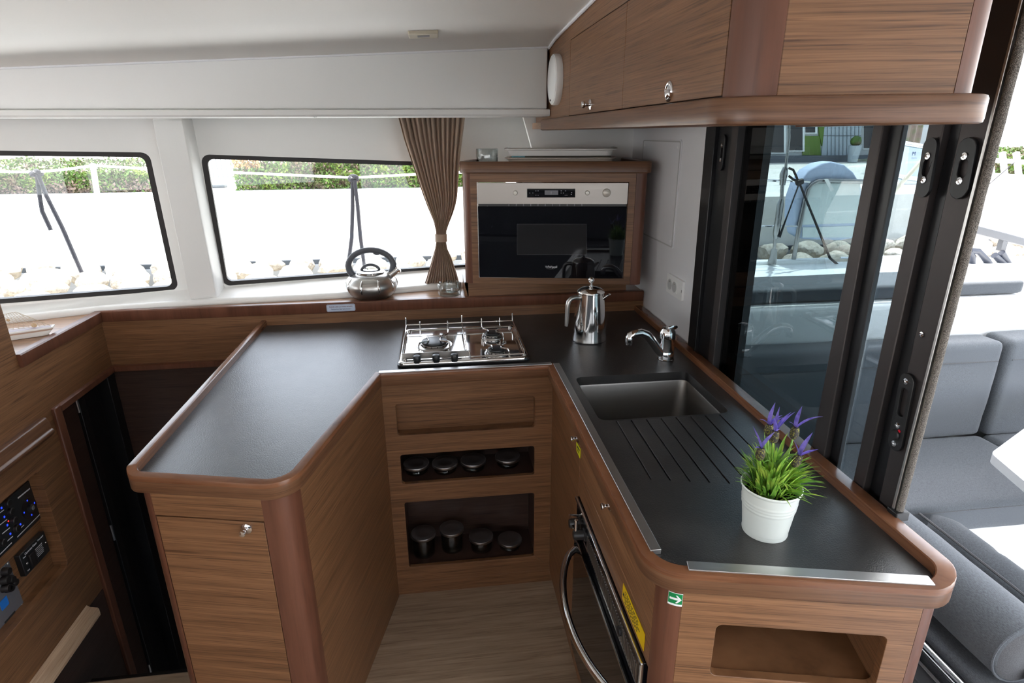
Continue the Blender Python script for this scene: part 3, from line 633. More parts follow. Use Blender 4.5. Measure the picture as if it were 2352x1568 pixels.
# ------------------------------------------------------------------ right galley cabinet
XF = 0.358
rE, rF, rG, rH = V((XF, 1.80, 0)), V((XF, 0.7855, 0)), V((0.812, 0.6824, 0)), V((0.812, 2.3, 0))
gc = thing('galley_cabinet', 'right walnut galley cabinet with an open front niche below the sink worktop', 'cabinet', (0.6, 1.2, 0.0))
arcF, tF0, tF1 = corner(rE, rF, rG, 0.042); arcG, tG0, tG1 = corner(rF, rG, rH, 0.032)
dX = (rG-rF).normalized(); nX = V((dX.y, -dX.x, 0))
post(arcF, tF0, tF1, -X_, nX, 0.012, 0.0, 0.8675).build('corner_post', M['mahogany'], gc)
post(arcG, tG0, tG1, nX, X_, 0.012, 0.0, 0.8675).build('corner_post', M['mahogany'], gc)
b = MB(); b.box(0.796, 0.812, tG1.y, 2.3, 0.0, 0.8675); b.build('door_side', M['veneer'], gc)
gq = lambda px, py: onw(px, py, rF, rG)
H = [gq(1630, 1550), gq(2018, 1575), gq(2032, 1461), gq(1646, 1434)]
cx = sum((p-rF).dot(dX) for p in H)/4; wid = ((H[1]-H[0]).dot(dX)+(H[2]-H[3]).dot(dX))/2; z1 = (H[2].z+H[3].z)/2; z0 = (H[0].z+H[1].z)/2-0.003
def gp(s, z, n_=0.0): return rF+dX*s+nX*n_+V((0, 0, z))
sA = (tF1-rF).dot(dX); sZ = (tG0-rF).dot(dX)
b = MB(); b.ext([gp(sA, 0), gp(sZ, 0), gp(sZ, 0.8675), gp(sA, 0.8675)], -nX*0.018, [rrect(gp(cx, (z0+z1)/2), dX, Z_, wid, z1-z0, 0.012)]); b.build('front_panel', M['veneer'], gc, bev=0.0012)
b = MB(); s0, s1 = cx-wid/2-0.006, cx+wid/2+0.006; za, zb_ = z0-0.006, z1+0.006
def slab(sa, sb, zA, zB, na, nb): 
    b.ext([gp(sa, zA, na), gp(sb, zA, na), gp(sb, zA, nb), gp(sa, zA, nb)], (0, 0, zB-zA))
slab(s0-0.006, s1+0.006, za-0.006, zb_+0.006, -0.30, -0.306); slab(s0-0.006, s0, za, zb_, -0.017, -0.30); slab(s1, s1+0.006, za, zb_, -0.017, -0.30); slab(s0, s1, za-0.006, za, -0.017, -0.30); slab(s0, s1, zb_, zb_+0.006, -0.017, -0.30)
b.build('niche', M['veneer'], gc)
eq = lambda px, py: onx(px, py, XF)
yg = eq(1331, 1080).y; ztop = 0.866
zdr = (eq(1333, 1097).z+eq(1488, 1435).z)/2; zov = (eq(1332, 1150).z+eq(1476, 1495).z)/2
b = MB(); b.box(XF, XF+0.016, yg+0.0012, 1.797, 0.055, ztop); cd_ = b.build('cabinet_door', M['veneer'], gc, bev=0.0006)
knob(cd_, eq(1329, 1008)+V((0, 0.004, 0)), -X_, 0.9)
b = MB(); b.box(XF, XF+0.016, tF0.y+0.0005, yg-0.0012, zdr+0.001, ztop); dw = b.build('drawer_front', M['veneer'], gc, bev=0.0006)
knob(dw, eq(1402, 1161), -X_, 0.9)
b = MB(); b.box(XF+0.0005, XF+0.016, tF0.y+0.0005, yg-0.0012, zov+0.001, zdr-0.001); b.build('drawer_rail', M['veneer'], gc, bev=0.0005)
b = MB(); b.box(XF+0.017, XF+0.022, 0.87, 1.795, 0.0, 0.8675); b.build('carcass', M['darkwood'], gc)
b = MB(); b.box(XF+0.012, XF+0.018, 0.87, 1.797, 0.0, 0.053); b.build('kick_board', M['veneer'], gc)
YO0 = tF0.y+0.012; YO1 = yg-0.002
b = MB(); b.box(XF, XF+0.016, YO0, YO1, 0.055, 0.12); b.build('lower_rail', M['veneer'], gc)
# oven
ov = thing('built_in_oven', 'black glass fronted oven with a bowed steel handle in the right cabinet', 'oven', (XF, 1.15, 0.12))
zo = zov-0.002
b = MB(); b.box(XF-0.004, XF+0.0165, YO0, YO1, 0.125, zo-0.09); b.box(XF-0.004, XF+0.0165, YO0, YO1, zo-0.09, zo); b.build('fascia', M['blackgloss'], ov, bev=0.001)
b = MB(); b.box(XF-0.010, XF-0.004, YO0, YO1, zo-0.008, zo+0.001); b.box(XF-0.010, XF-0.004, YO0-0.001, YO0+0.007, 0.125, zo); b.build('steel_frame', M['mirrorsteel'], ov, bev=0.001)
b = MB(); b.box(XF-0.012, XF-0.0045, YO0+0.02, YO1-0.012, 0.135, zo-0.115); og = b.build('oven_door', M['blackgloss'], ov, bev=0.0015)
b = MB(); b.box(XF-0.0145, XF-0.0115, YO0+0.02, YO1-0.012, zo-0.118, zo-0.113); b.build('door_edge', M['mirrorsteel'], og)
b = MB()
for k in range(46):
    y = YO0+0.035+k*(YO1-YO0-0.16)/45; b.obox((XF-0.0046, y, zo-0.060), (0.002, 0.0040, 0.040), X_, Y_)
b.build('vent_grille', M['steel'], ov)
za_, zb2 = eq(1338, 1245), eq(1452, 1560)
hz = zo-0.155; ya, yb_ = YO1-0.03, YO0+0.045
b = MB(); b.tube([V((XF-0.012-0.075*math.sin(math.pi*t)**0.6, ya+(yb_-ya)*t, hz)) for t in [i/24 for i in range(25)]], 0.0095, 16); b.build('handle', M['mirrorsteel'], og)
for k, y in enumerate((YO1-0.10, YO1-0.05)):
    b = MB(); b.lathe([(0.017, 0), (0.017, 0.004), (0.0145, 0.006), (0.013, 0.030), (0.011, 0.033), (0.0001, 0.033)], (XF-0.004, y, zo-0.052), -X_, 24); b.build('control_knob', M['black'], ov)
b = MB(); b.lathe([(0.004, 0), (0.004, 0.03)], (XF-0.03, YO1-0.10, zo-0.038), Z_, 10); b.lathe([(0.0055, 0.028), (0.0055, 0.034), (0.0001, 0.036)], (XF-0.03, YO1-0.10, zo-0.038), Z_, 12); b.tube([V((XF-0.004, YO1-0.02, zo-0.05)), V((XF-0.03, YO1-0.02, zo-0.045)), V((XF-0.03, YO1-0.075, zo-0.05))], 0.003, 8); b.build('safety_latch', M['chrome'], ov)
b = MB(); b.lathe([(0.011, 0), (0.0105, 0.006), (0.006, 0.008), (0.0001, 0.008)], eq(1429, 1448)+V((-0.004, 0, 0)), -X_, 20); b.build('latch_button', M['black'], ov)
# labels stuck on the right cabinet
q = [eq(1432, 1341), eq(1482, 1452), eq(1480, 1493), eq(1430, 1378)]
yA = (q[0].y+q[3].y)/2; yZ = (q[1].y+q[2].y)/2; zU = (q[0].z+q[1].z)/2; zL = (q[2].z+q[3].z)/2
zL = max(zL, zo+0.002); lb = thing('warning_label', 'yellow warning label with black print above the oven', 'label', (XF-0.002, (yA+yZ)/2, zL))
b = MB(); b.box(XF-0.0012, XF-0.0002, min(yA, yZ), max(yA, yZ), zL, zU); b.build('sticker', M['yellow'], lb)
b = MB()
for k in range(5):
    z = zL+(zU-zL)*(0.16+0.16*k); y = max(yA, yZ)-0.018
    for j in range(7):
        ww = random.uniform(0.006, 0.014); b.box(XF-0.0016, XF-0.0011, max(y-ww, min(yA, yZ)+0.004), y, z, z+(zU-zL)*0.055); y -= ww+0.0035
        if y < min(yA, yZ)+0.012: break
b.build('print', M['inkblack'], lb)
b = MB(); zt = (zL+zU)/2; ym = max(yA, yZ)-0.010; b.ext([(XF-0.0016, ym+0.006, zt-0.006), (XF-0.0016, ym-0.006, zt-0.006), (XF-0.0016, ym, zt+0.007)], (0.0004, 0, 0)); b.build('warning_triangle', M['inkblack'], lb)
kt = eq(1329, 1012)
tg = thing('yellow_tag', 'small lemon yellow tag under the knob of the sink cabinet door', 'tag', (XF-0.004, kt.y, kt.z-0.06))
q = [eq(1325, 1014), eq(1334, 1030), eq(1333, 1053), eq(1325, 1034)]
b = MB(); b.ext(rpoly([p+V((-0.0015, 0, 0)) for p in q], 0.002, 3), (0.001, 0, 0)); b.build('tag_card', M['lemon'], tg)
u_ = (q[1]-q[0]); v_ = (q[3]-q[0])
b = MB(); f_ = lambda s_, t_: q[0]+u_*s_+v_*t_+V((-0.002, 0, 0)); b.ext([f_(.2, .22), f_(.85, .22), f_(.85, .45), f_(.2, .45)], (0.0004, 0, 0))
for t_ in (.6, .75): b.ext([f_(.2, t_), f_(.8, t_), f_(.8, t_+.05), f_(.2, t_+.05)], (0.0004, 0, 0))
b.build('print', M['inkblack'], tg)
# green arrow sign on the corner post
ctr = gq(1551, 1377); sg = thing('arrow_sign', 'small green safety sign with a white right arrow on the corner post', 'sign', ctr+V((0, 0, -0.02)))
sw = (gq(1568, 1377)-gq(1535, 1374)).length; shh = 0.027
sref = (ctr-rF).dot(dX)
def onpost(s_, z, o):   # follows the post face
    if s_ >= sA: p = rF+dX*s_; n = nX
    else:
        cc = tF1-nX*0.042; a = min((sA-s_)/0.042, 1.5); n = (nX*math.cos(a)-dX*math.sin(a)); p = cc+n*0.042
    return V((p.x, p.y, z))+n*o
def wrap(s0, s1, z0, z1, o, th=0.0006):
    b = MB(); secs = []
    for k in range(9):
        s_ = s0+(s1-s0)*k/8; secs.append([onpost(s_, z0, o), onpost(s_, z1, o), onpost(s_, z1, o+th), onpost(s_, z0, o+th)])
    b.strip(secs); return b
sl_, sr_ = sref-sw/2, sref+sw/2; zc_ = ctr.z
wrap(sl_, sr_, zc_-shh/2, zc_+shh/2, 0.0002).build('sign_plate', M['signwhite'], sg)
wrap(sl_+0.0006, sr_-0.0006, zc_-shh/2+0.0045, zc_+shh/2-0.001, 0.0008).build('green_field', M['green'], sg)
b = MB()
def ap(pts): 
    vs = [onpost(sref+a*sw, zc_+0.0018+c_*shh, 0.0022) for a, c_ in pts]; b.add(vs+[p+nX*0.0003 for p in vs], [tuple(range(len(vs))), tuple(range(2*len(vs)-1, len(vs)-1, -1))])
arrow_shaft = wrap(sref-0.38*sw, sref+0.24*sw, zc_+0.0018-0.075*shh, zc_+0.0018+0.075*shh, 0.0013); b.add(arrow_shaft.v, arrow_shaft.f); ap([(0.02, 0.30), (0.14, 0.30), (0.42, 0.0), (0.24, 0.0)]); ap([(0.02, -0.30), (0.14, -0.30), (0.42, 0.0), (0.24, 0.0)])
b.build('arrow', M['signwhite'], sg, smooth=False)
# ------------------------------------------------------------------ gas hob
hb = thing('gas_hob', 'polished steel three burner gas hob with black knobs and wire pan guards', 'hob', (0.065, 1.985, 0.90))
x0, x1, y0, y1 = -0.150, 0.283, 1.806, 2.168
b = MB(); b.prism(rrect((0.0665, 1.987, 0), X_, Y_, 0.437, 0.366, 0.022), 0.9, 0.908); b.build('base_tray', M['black'], hb, bev=0.003)
b = MB(); secs = []
for d, z in ((0.004, 0.908), (0.004, 0.914), (0.008, 0.9165), (0.015, 0.9165), (0.020, 0.911)): secs.append(rrect((0.0665, 1.987, z), X_, Y_, 0.437-2*d, 0.366-2*d, 0.02))
b.strip(secs, caps=False); b.ext(rrect((0.0665, 1.987, 0.9105), X_, Y_, 0.40, 0.33, 0.012), (0, 0, 0.0008)); b.build('steel_plate', M['mirrorsteel'], hb, sharp=60)
bc = onz(998, 792, 0.912); bs1 = onz(1131, 773, 0.912); bs2 = onz(1141, 810, 0.912)
kn = [onz(958, 832, 0.912), onz(1002, 830, 0.912), onz(1044, 828, 0.912)]
b = MB(); b.prism([(x0+0.020, y0+0.020), (0.058, y0+0.020), (0.058, kn[0].y+0.022), (x0+0.020, kn[0].y+0.022)], 0.911, 0.9122); b.build('control_plate', M['black'], hb)
for p in kn:
    b = MB(); b.lathe([(0.0145, 0), (0.0145, 0.003), (0.0115, 0.004), (0.0125, 0.008), (0.0125, 0.020), (0.0110, 0.023), (0.0001, 0.0255)], (p.x, p.y, 0.912), Z_, 28); k_ = b.build('control_knob', M['black'], hb)
    b = MB(); c_ = V((p.x-0.019, p.y+0.002, 0.9124)); b.ext([c_+V((-0.003, -0.003, 0)), c_+V((0.003, -0.003, 0)), c_+V((0, 0.004, 0))], (0, 0, 0.0003)); b.build('mark', M['inkwhite'], k_, smooth=False)
for c_, r in ((bc, 0.051), (bs1, 0.032), (bs2, 0.034)):
    b = MB(); b.lathe([(r*1.25, 0.9115), (r*1.22, 0.914), (r*0.98, 0.915), (r*0.95, 0.9155)], (c_.x, c_.y, 0), Z_, 32, caps=False); b.lathe([(r*0.9, 0.912), (r*0.92, 0.922), (r*0.86, 0.9225)], (c_.x, c_.y, 0), Z_, 32); bu = b.build('burner', M['steel'], hb)
    b = MB(); b.lathe([(r*0.84, 0.9226), (r*0.88, 0.925), (r*0.86, 0.929), (r*0.72, 0.931), (0.0001, 0.9312)], (c_.x, c_.y, 0), Z_, 32); b.build('burner_cap', M['black'], bu)
    b = MB()
    for k in range(14): a = 2*math.pi*k/14; b.lathe([(0.0022, 0), (0.0022, 0.003)], (c_.x+r*0.885*math.cos(a), c_.y+r*0.885*math.sin(a), 0.918), (math.cos(a), math.sin(a), 0), 8)
    b.build('flame_ports', M['black'], bu)
wr = 0.0026
def wire(pts, name='pan_guard', r=wr): b = MB(); b.tube(pts, r, 8); return b.build(name, M['mirrorsteel'], hb)
zr = 0.935; xa, xb, ya, yb_ = x0+0.014, x1-0.016, y0+0.022, y1-0.012
xm = onz(1068, 790, 0.93).x; gy = kn[0].y+0.030
wire([V((xa, yb_, zr)), V((xb, yb_, zr))]); wire([V((xa, gy, zr-0.012)), V((xa, yb_, zr)), V((xa, yb_, zr+0.028))])
wire([V((xb, ya, zr-0.013)), V((xb, ya+0.01, zr-0.002)), V((xb, yb_, zr)), V((xb, yb_, zr+0.030))]); wire([V((xm, gy+0.004, zr)), V((xm, yb_, zr)), V((xm, yb_, zr+0.028))])
wire([V((xm+0.010, gy-0.002, 0.934)), V((xm+0.012, ya+0.006, 0.922)), V((xm+0.014, ya, 0.920)), V((xb, ya, 0.922))])
b = MB(); b.box(xa, xm+0.014, gy-0.001, gy+0.0008, 0.9125, 0.9345); b.build('front_guard', M['steel'], hb, bev=0.0004)
for c_, r, tall in ((bc, 0.050, 0.035), (bs1, 0.034, 0.03), (bs2, 0.036, 0)):
    for sx in (-1, 1):
        e = c_+V((sx*r*0.40, 0, 0)); zz = 0.9345
        pts = [V((e.x, c_.y-r*0.15, zz)), V((c_.x+sx*r*0.45, c_.y-r*0.45, zz)), V((c_.x+sx*r*1.0, c_.y-r*0.75, zz)), V((c_.x+sx*r*1.05, c_.y-r*1.1, zz-0.004)), V((c_.x+sx*r*1.05, c_.y-r*1.15, 0.913))]
        wire(pts, 'pan_support')
        pts = [V((e.x, c_.y-r*0.15, zz)), V((c_.x+sx*r*0.45, c_.y+r*0.45, zz)), V((c_.x+sx*r*0.95, c_.y+r*0.9, zz))]
        if tall: pts += [V((c_.x+sx*r*1.0, c_.y+r*1.5, zz+0.002)), V((c_.x+sx*r*1.0, min(c_.y+r*1.9, yb_), zz+0.004)), V((c_.x+sx*r*1.0, min(c_.y+r*1.9, yb_), zz+tall))]
        else: pts += [V((c_.x+sx*r*0.95, c_.y+r*1.5, zz))]
        wire(pts, 'pan_support')
for p in ((xa+0.012, yb_-0.015), (xb-0.012, yb_-0.02), (xa+0.01, gy-0.012), (xb, ya)):
    b = MB(); b.lathe([(0.007, 0), (0.006, 0.006), (0.003, 0.009), (0.0001, 0.009)], (p[0], p[1], 0.911), Z_, 14); b.build('screw_foot', M['steel'], hb)
# ------------------------------------------------------------------ kettle on the ledge
ZL = 0.9785
kc = V((-0.281, 2.428, ZL)); kt = thing('kettle', 'brushed steel whistling kettle with a dark grey arched handle on the window ledge', 'kettle', kc)
kp = [(0.060, 0.0), (0.070, 0.001), (0.082, 0.010), (0.094, 0.024), (0.101, 0.040), (0.1035, 0.052), (0.100, 0.066), (0.090, 0.082), (0.076, 0.093), (0.062, 0.0995), (0.054, 0.101)]
b = MB(); b.lathe(kp, kc, Z_, 56); b.build('kettle_body', M['steel'], kt, sharp=60)
for k in range(9):
    a = R(-90-18+40*k); b = MB(); ax = V((math.cos(a), math.sin(a), 0)); pts = []; rr_ = []
    for t in range(9):
        z = 0.034+0.052*t/8; i = max(j for j in range(len(kp)) if kp[j][1] <= z); j = min(i+1, len(kp)-1); f_ = (z-kp[i][1])/max(1e-6, kp[j][1]-kp[i][1]); r = kp[i][0]+(kp[j][0]-kp[i][0])*f_
        pts.append(kc+ax*(r-0.0005)+V((0, 0, z))); rr_.append(0.0052*math.sin(math.pi*(t+0.7)/9.4)**0.5)
    b.tube(pts, rr_, 10, flat=1.0); b.build('flute', M['mirrorsteel'], kt)
b = MB(); b.lathe([(0.055, 0.100), (0.057, 0.102), (0.057, 0.106), (0.0545, 0.108), (0.050, 0.109)], kc, Z_, 40, caps=False); ri = b.build('lid_rim', M['mirrorsteel'], kt)
b = MB(); b.lathe([(0.0525, 0.1085), (0.040, 0.1125), (0.0001, 0.115)], kc, Z_, 40); ld = b.build('lid', M['mirrorsteel'], kt)
b = MB(); b.tube([kc+V((0.036*math.cos(t), 0, 0.108+0.026*math.sin(t))) for t in [math.pi*i/12 for i in range(13)]], 0.0058, 10); b.build('lid_handle', M['grip'], ld)
b = MB(); pts = []; rad = []
for i in range(25):
    t = R(-38)+R(256)*i/24; pts.append(kc+V((0.0035+0.090*math.cos(t)*(1.0 if math.sin(t) > 0 else 0.98), 0, 0.128+0.066*math.sin(t)))); rad.append(0.0115+0.0035*(abs(i-12)/12)**2)
b.tube(pts, rad, 12); hn = b.build('handle', M['grip'], kt)
b = MB(); b.ball(kc+V((0.032, 0, 0.180)), (0.016, 0.009, 0.007)); b.build('finger_rest', M['grip'], hn)
sp0 = kc+V((0.066, 0, 0.083)); sp1 = kc+V((0.108, 0, 0.112)); sdv = (sp1-sp0).normalized()
b = MB(); b.lathe([(0.020, -0.012), (0.0165, 0.006), (0.0155, 0.045), (0.0001, 0.0455)], sp0, sdv, 28); so = b.build('spout', M['steel'], kt)
b = MB(); b.lathe([(0.013, 0.045), (0.013, 0.049), (0.0165, 0.050), (0.0165, 0.058), (0.012, 0.060), (0.0001, 0.060)], sp0, sdv, 28); b.build('whistle', M['mirrorsteel'], so)
# plaque on the lip
pA, pB = ony(750, 707, 2.3245), ony(816, 705, 2.3245); zp = 0.5*(ony(783, 699, 2.3245).z+ony(783, 714, 2.3245).z); hp = 0.029; xp = (pA.x+pB.x)/2; wp = pB.x-pA.x
pq = thing('notice_plaque', 'pale plaque asking to use the cutting board on the red wood lip', 'sign', (xp, 2.325, zp-hp/2))
b = MB(); b.ext(rrect((xp, 2.3248, zp), X_, Z_, wp, hp, 0.006), (0, -0.0014, 0)); b.build('plate', M['plaque'], pq)
b = MB(); b.ext(rrect((xp, 2.3233, zp), X_, Z_, wp-0.003, hp-0.003, 0.005), (0, -0.0002, 0), [rrect((xp, 2.3233, zp), X_, Z_, wp-0.0044, hp-0.0044, 0.0045)]); b.build('border_line', M['inkblue'], pq)
text('PLEASE USE CUTTING BOARD', 0.0066, (xp, 2.3231, zp+0.0045), X_, Z_, M['inkred'], pq, spacing=1.02); text('Thank you from More Yacht Club team !', 0.0056, (xp, 2.3231, zp-0.0055), X_, Z_, M['inkblue'], pq, spacing=0.86, shear=0.25)
# glass ashtray
ac = V((0.036, 2.418, ZL)); b = MB(); 
def cyl_glass(c, R_, h, t, base, name, label, cat):
    b = MB(); b.lathe([(0.0001, 0), (R_*0.9, 0), (R_*0.96, 0.003), (R_, 0.012), (R_, h-0.003), (R_-t*0.4, h), (R_-t, h-0.003), (R_-t, base+0.004), (R_-t-0.004, base), (0.0001, base)], c, Z_, 40)
    return tag(b.build(name, M['clearglass'], sharp=50), label, cat)
cyl_glass(ac, 0.049, 0.050, 0.006, 0.016, 'glass_dish', 'round clear glass dish on the window ledge below the curtain', 'glass dish')
# ------------------------------------------------------------------ coffee press
cc = V((0.530, 1.998, 0.9)); cp = thing('coffee_press', 'tall polished steel coffee press with a ball knob lid on the counter', 'coffee pot', cc)
b = MB(); b.lathe([(0.061, 0.0), (0.0635, 0.002), (0.0635, 0.006), (0.0625, 0.012), (0.060, 0.040), (0.056, 0.090), (0.051, 0.140), (0.0475, 0.176), (0.0455, 0.176)], cc, Z_, 56); b.build('pot_body', M['mirrorsteel'], cp, sharp=60)
b = MB(); b.lathe([(0.0475, 0.1765), (0.049, 0.178), (0.049, 0.182), (0.046, 0.186), (0.034, 0.194), (0.014, 0.198), (0.008, 0.199), (0.008, 0.203), (0.0045, 0.206), (0.0045, 0.212), (0.0055, 0.213)], cc, Z_, 40); ld = b.build('lid', M['mirrorsteel'], cp)
b = MB(); b.ball(cc+V((0, 0, 0.2225)), 0.0115, 14); b.build('ball_knob', M['chrome'], ld)
hd = V((-0.96, -0.28, 0)).normalized()
b = MB(); b.tube([cc+hd*r+V((0, 0, z)) for r, z in ((0.044, 0.163), (0.064, 0.166), (0.080, 0.163), (0.089, 0.153), (0.0925, 0.138), (0.0935, 0.110), (0.0945, 0.080), (0.0955, 0.064))], [0.0085, 0.0085, 0.0085, 0.0085, 0.008, 0.0075, 0.007, 0.006], 12); b.build('handle', M['steel'], cp)
sv = V((0.94, -0.34, 0)); b = MB(); secs = []
for r, z, w_, h_ in ((0.042, 0.160, 0.017, 0.016), (0.052, 0.168, 0.014, 0.011), (0.062, 0.174, 0.010, 0.0065), (0.070, 0.1765, 0.006, 0.003)):
    sdq = V((-sv.y, sv.x, 0)); secs.append([cc+sv*r+V((0, 0, z))+sdq*(w_*math.cos(t))+V((0, 0, h_*math.sin(t))) for t in [math.pi+math.pi*i/8 for i in range(9)]])
b.strip(secs, closed=False); o = b.build('spout', M['mirrorsteel'], cp); q = o.modifiers.new('s', 'SOLIDIFY'); q.thickness = 0.0012
# ------------------------------------------------------------------ potted plant
pcn = onz(1757, 1218, 0.9); pcn = V((0.590, 0.878, 0.9)); pt = thing('potted_plant', 'white metal pot with green leaves and violet cornflowers on the worktop', 'plant', pcn)
HP = 0.098; prf = [(0.0001, 0.001), (0.037, 0.001), (0.0405, 0.0), (0.0413, 0.003), (0.0402, 0.006)]
for i in range(40):
    h = 0.008+(HP-0.012)*i/39; f_ = h/HP; r = 0.0400+0.0115*f_
    for hc, wd in ((0.60, 0.018), (0.665, 0.018), (0.73, 0.018)): r += 0.0010*math.exp(-((f_-hc)/wd)**2)
    prf.append((r, h))
prf += [(0.0522, HP-0.003), (0.0538, HP-0.001), (0.0538, HP+0.0015), (0.0525, HP+0.0025), (0.0505, HP), (0.0470, HP-0.024), (0.046, HP-0.035)]
b = MB(); b.lathe(prf, pcn, Z_, 64, caps=False); b.build('pot', M['potwhite'], pt, sharp=60)
b = MB(); b.lathe([(0.0472, HP-0.021), (0.03, HP-0.018), (0.0001, HP-0.017)], pcn, Z_, 24); b.build('soil', M['soil'], pt)
rnd = random.Random(11)
def leaf(mb, p, d, L, wd, droop, fold=0.3):
    d = V(d).normalized(); s_ = d.cross(Z_); s_ = (s_ if s_.length > 1e-3 else V((1, 0, 0))).normalized(); q = V(p); L8 = L/8; rows = []
    for i in range(9):
        t = i/8; ww = wd*(math.sin(math.pi*(0.12+0.88*t)**0.8))*0.5+0.0002; nn = s_.cross(d).normalized()
        rows.append([q-s_*ww+nn*ww*fold, q+nn*0.0, q+s_*ww+nn*ww*fold]); q = q+d*L8; d = (d+V((0, 0, -droop/8))).normalized()
    mb.strip(rows, closed=False)
stems = [((-0.030, 0.010), 0.118, 0.012), ((0.004, 0.014), 0.185, 0.010), ((0.010, -0.006), 0.165, 0.011), ((0.040, 0.020), 0.182, 0.011), ((0.044, -0.012), 0.112, 0.012)]
b = MB()
for k in range(330):
    a = rnd.uniform(0, 6.283); rr_ = 0.034*math.sqrt(rnd.random()); hgt = rnd.random(); p = pcn+V((rr_*math.cos(a), rr_*math.sin(a), HP-0.02+0.090*hgt**1.2*(1-rr_/0.06)))
    out = rnd.uniform(0.15, 0.75)*(1 if k % 5 else 1.7); leaf(b, p, (math.cos(a)*out+0.05, math.sin(a)*out, 1.0), rnd.uniform(0.030, 0.060), rnd.uniform(0.0032, 0.0062), rnd.uniform(0.3, 1.5))
for k in range(26):
    a = rnd.uniform(-1.4, 1.4); p = pcn+V((0.024*math.cos(a), 0.024*math.sin(a), HP-0.015+rnd.uniform(0, 0.03))); leaf(b, p, (math.cos(a)*1.3, math.sin(a)*1.3, 0.75), rnd.uniform(0.05, 0.078), rnd.uniform(0.004, 0.007), 0.5)
o = b.build('foliage', M['leaf'], pt, sharp=180)
def flower(base, top, lean, ps, seed):
    r2 = random.Random(seed); b = MB(); mid = (base+top)/2+V((0, 0, 0.01)); b.tube([base, mid, top], 0.0017, 8); st = b.build('stem', M['leaf'], pt)
    b = MB(); b.lathe([(0.002, -0.004), (0.007, 0.0), (0.0085, 0.008), (0.0075, 0.016), (0.0058, 0.021), (0.0001, 0.022)], top, lean, 16); b.build('flower_base', M['bud'], st)
    t0 = top+V(lean).normalized()*0.019; b = MB()
    for d, L, dr_, w_ in ps: leaf(b, t0, d, L, w_, dr_, 0.5)
    b.build('petals', M['petal'], st, sharp=180)
q_ = lambda px, py, dy: ony(px, py, pcn.y+dy)
fl = [(q_(1745, 1052, -0.01), (0, 0, 1), [((-0.45, 0, 1), 0.052, 0.1, 0.010), ((0.55, -0.1, 1), 0.040, 0.0, 0.011), ((-0.8, -0.3, 0.5), 0.018, 0.4, 0.006)]),
      (q_(1764, 998, 0.03), (0, 0, 1), [((0.10, 0, 1), 0.046, 0.0, 0.012), ((-0.8, 0, 0.9), 0.026, 0.7, 0.006), ((0.7, 0, 1.0), 0.030, 0.8, 0.007), ((0.95, 0, 0.8), 0.03, 0.5, 0.006)]),
      (q_(1776, 1012, 0.01), (0, -0.1, 1), [((0.02, 0, 1), 0.050, 0.0, 0.010), ((0.40, 0, 1), 0.046, 0.9, 0.007), ((0.6, 0, 1), 0.050, 0.6, 0.007), ((-0.3, -0.2, 1), 0.036, 0.2, 0.007), ((0.2, -0.5, 0.7), 0.014, 0.3, 0.008)]),
      (q_(1822, 1004, 0.03), (0.1, 0, 1), [((0.12, 0, 1), 0.045, 0.0, 0.012), ((-0.45, 0, 0.7), 0.022, 0.9, 0.005), ((0.9, 0, 0.8), 0.056, 0.9, 0.006)]),
      (q_(1824, 1068, -0.015), (0.35, 0, 1), [((0.40, 0, 1), 0.050, 0.0, 0.012), ((-0.35, 0, 0.9), 0.036, 0.3, 0.006), ((1.0, -0.1, 0.5), 0.036, 0.2, 0.007)])]
for i, (tp_, ln, ps) in enumerate(fl): flower(pcn+V(((tp_.x-pcn.x)*0.45, (tp_.y-pcn.y)*0.3, HP-0.03)), tp_, ln, ps, i)
# ------------------------------------------------------------------ microwave cabinet in the corner
a_, b_ = V((0.092, 2.350, 0)), V((0.794, 2.218, 0)); du = (b_-a_).normalized(); dn = V((du.y, -du.x, 0)); WM = (b_-a_).length
mq = lambda px, py: onw(px, py, a_, b_)
def mp(s_, z, n_=0.0): return a_+du*s_+dn*n_+V((0, 0, z))
ZB0, ZB1 = 1.041, 1.470
mc = thing('microwave_cabinet', 'walnut corner cabinet with rounded posts housing the microwave oven', 'cabinet', (0.45, 2.4, ZL))
oc = [mq(1102, 634.5), mq(1432, 640), mq(1442, 420), mq(1095, 419.5)]; so0 = sum((oc[i]-a_).dot(du) for i in (0, 3))/2; so1 = sum((oc[i]-a_).dot(du) for i in (1, 2))/2; zo0 = (oc[0].z+oc[1].z)/2; zo1 = (oc[2].z+oc[3].z)/2
hole = [mp(so0-0.002, zo0-0.002), mp(so1+0.002, zo0-0.002), mp(so1+0.002, zo1+0.002), mp(so0-0.002, zo1+0.002)]
b = MB(); b.ext([mp(0.038, ZB0), mp(WM-0.046, ZB0), mp(WM-0.046, ZB1), mp(0.038, ZB1)], -dn*0.018, [hole]); b.build('front_frame', M['veneer'], mc, bev=0.001)
bl, br = V((0.165, 2.565, 0)), V((0.835, 2.565, 0)); br2 = V((0.802, 2.34, 0))
lp, t0, t1 = corner(bl, a_, b_, 0.034); rp_, r0_, r1_ = corner(a_, b_, br2, 0.022)
dl = (a_-bl).normalized(); nl = V((dl.y, -dl.x, 0))
post(lp, t0, mp(0.0375, 0), nl, dn, 0.014, ZB0, ZB1).build('corner_post', M['mahogany'], mc)
b = MB(); b.prism([mp(WM-0.0455, 0, 0)]+list(rp_)+[br2, br2+V((-0.02, 0.0, 0)), mp(WM-0.0455, 0, -0.016)], ZB0, ZB1); b.build('corner_post', M['mahogany'], mc)
b = MB(); b.prism([t0, t0-nl*0.012, bl-nl*0.012, bl], ZB0, ZB1); b.prism([br2, V((0.802, 2.56, 0)), V((0.786, 2.56, 0)), V((0.786, 2.34, 0))], ZB0, ZB1); b.build('side_panel', M['veneer'], mc)
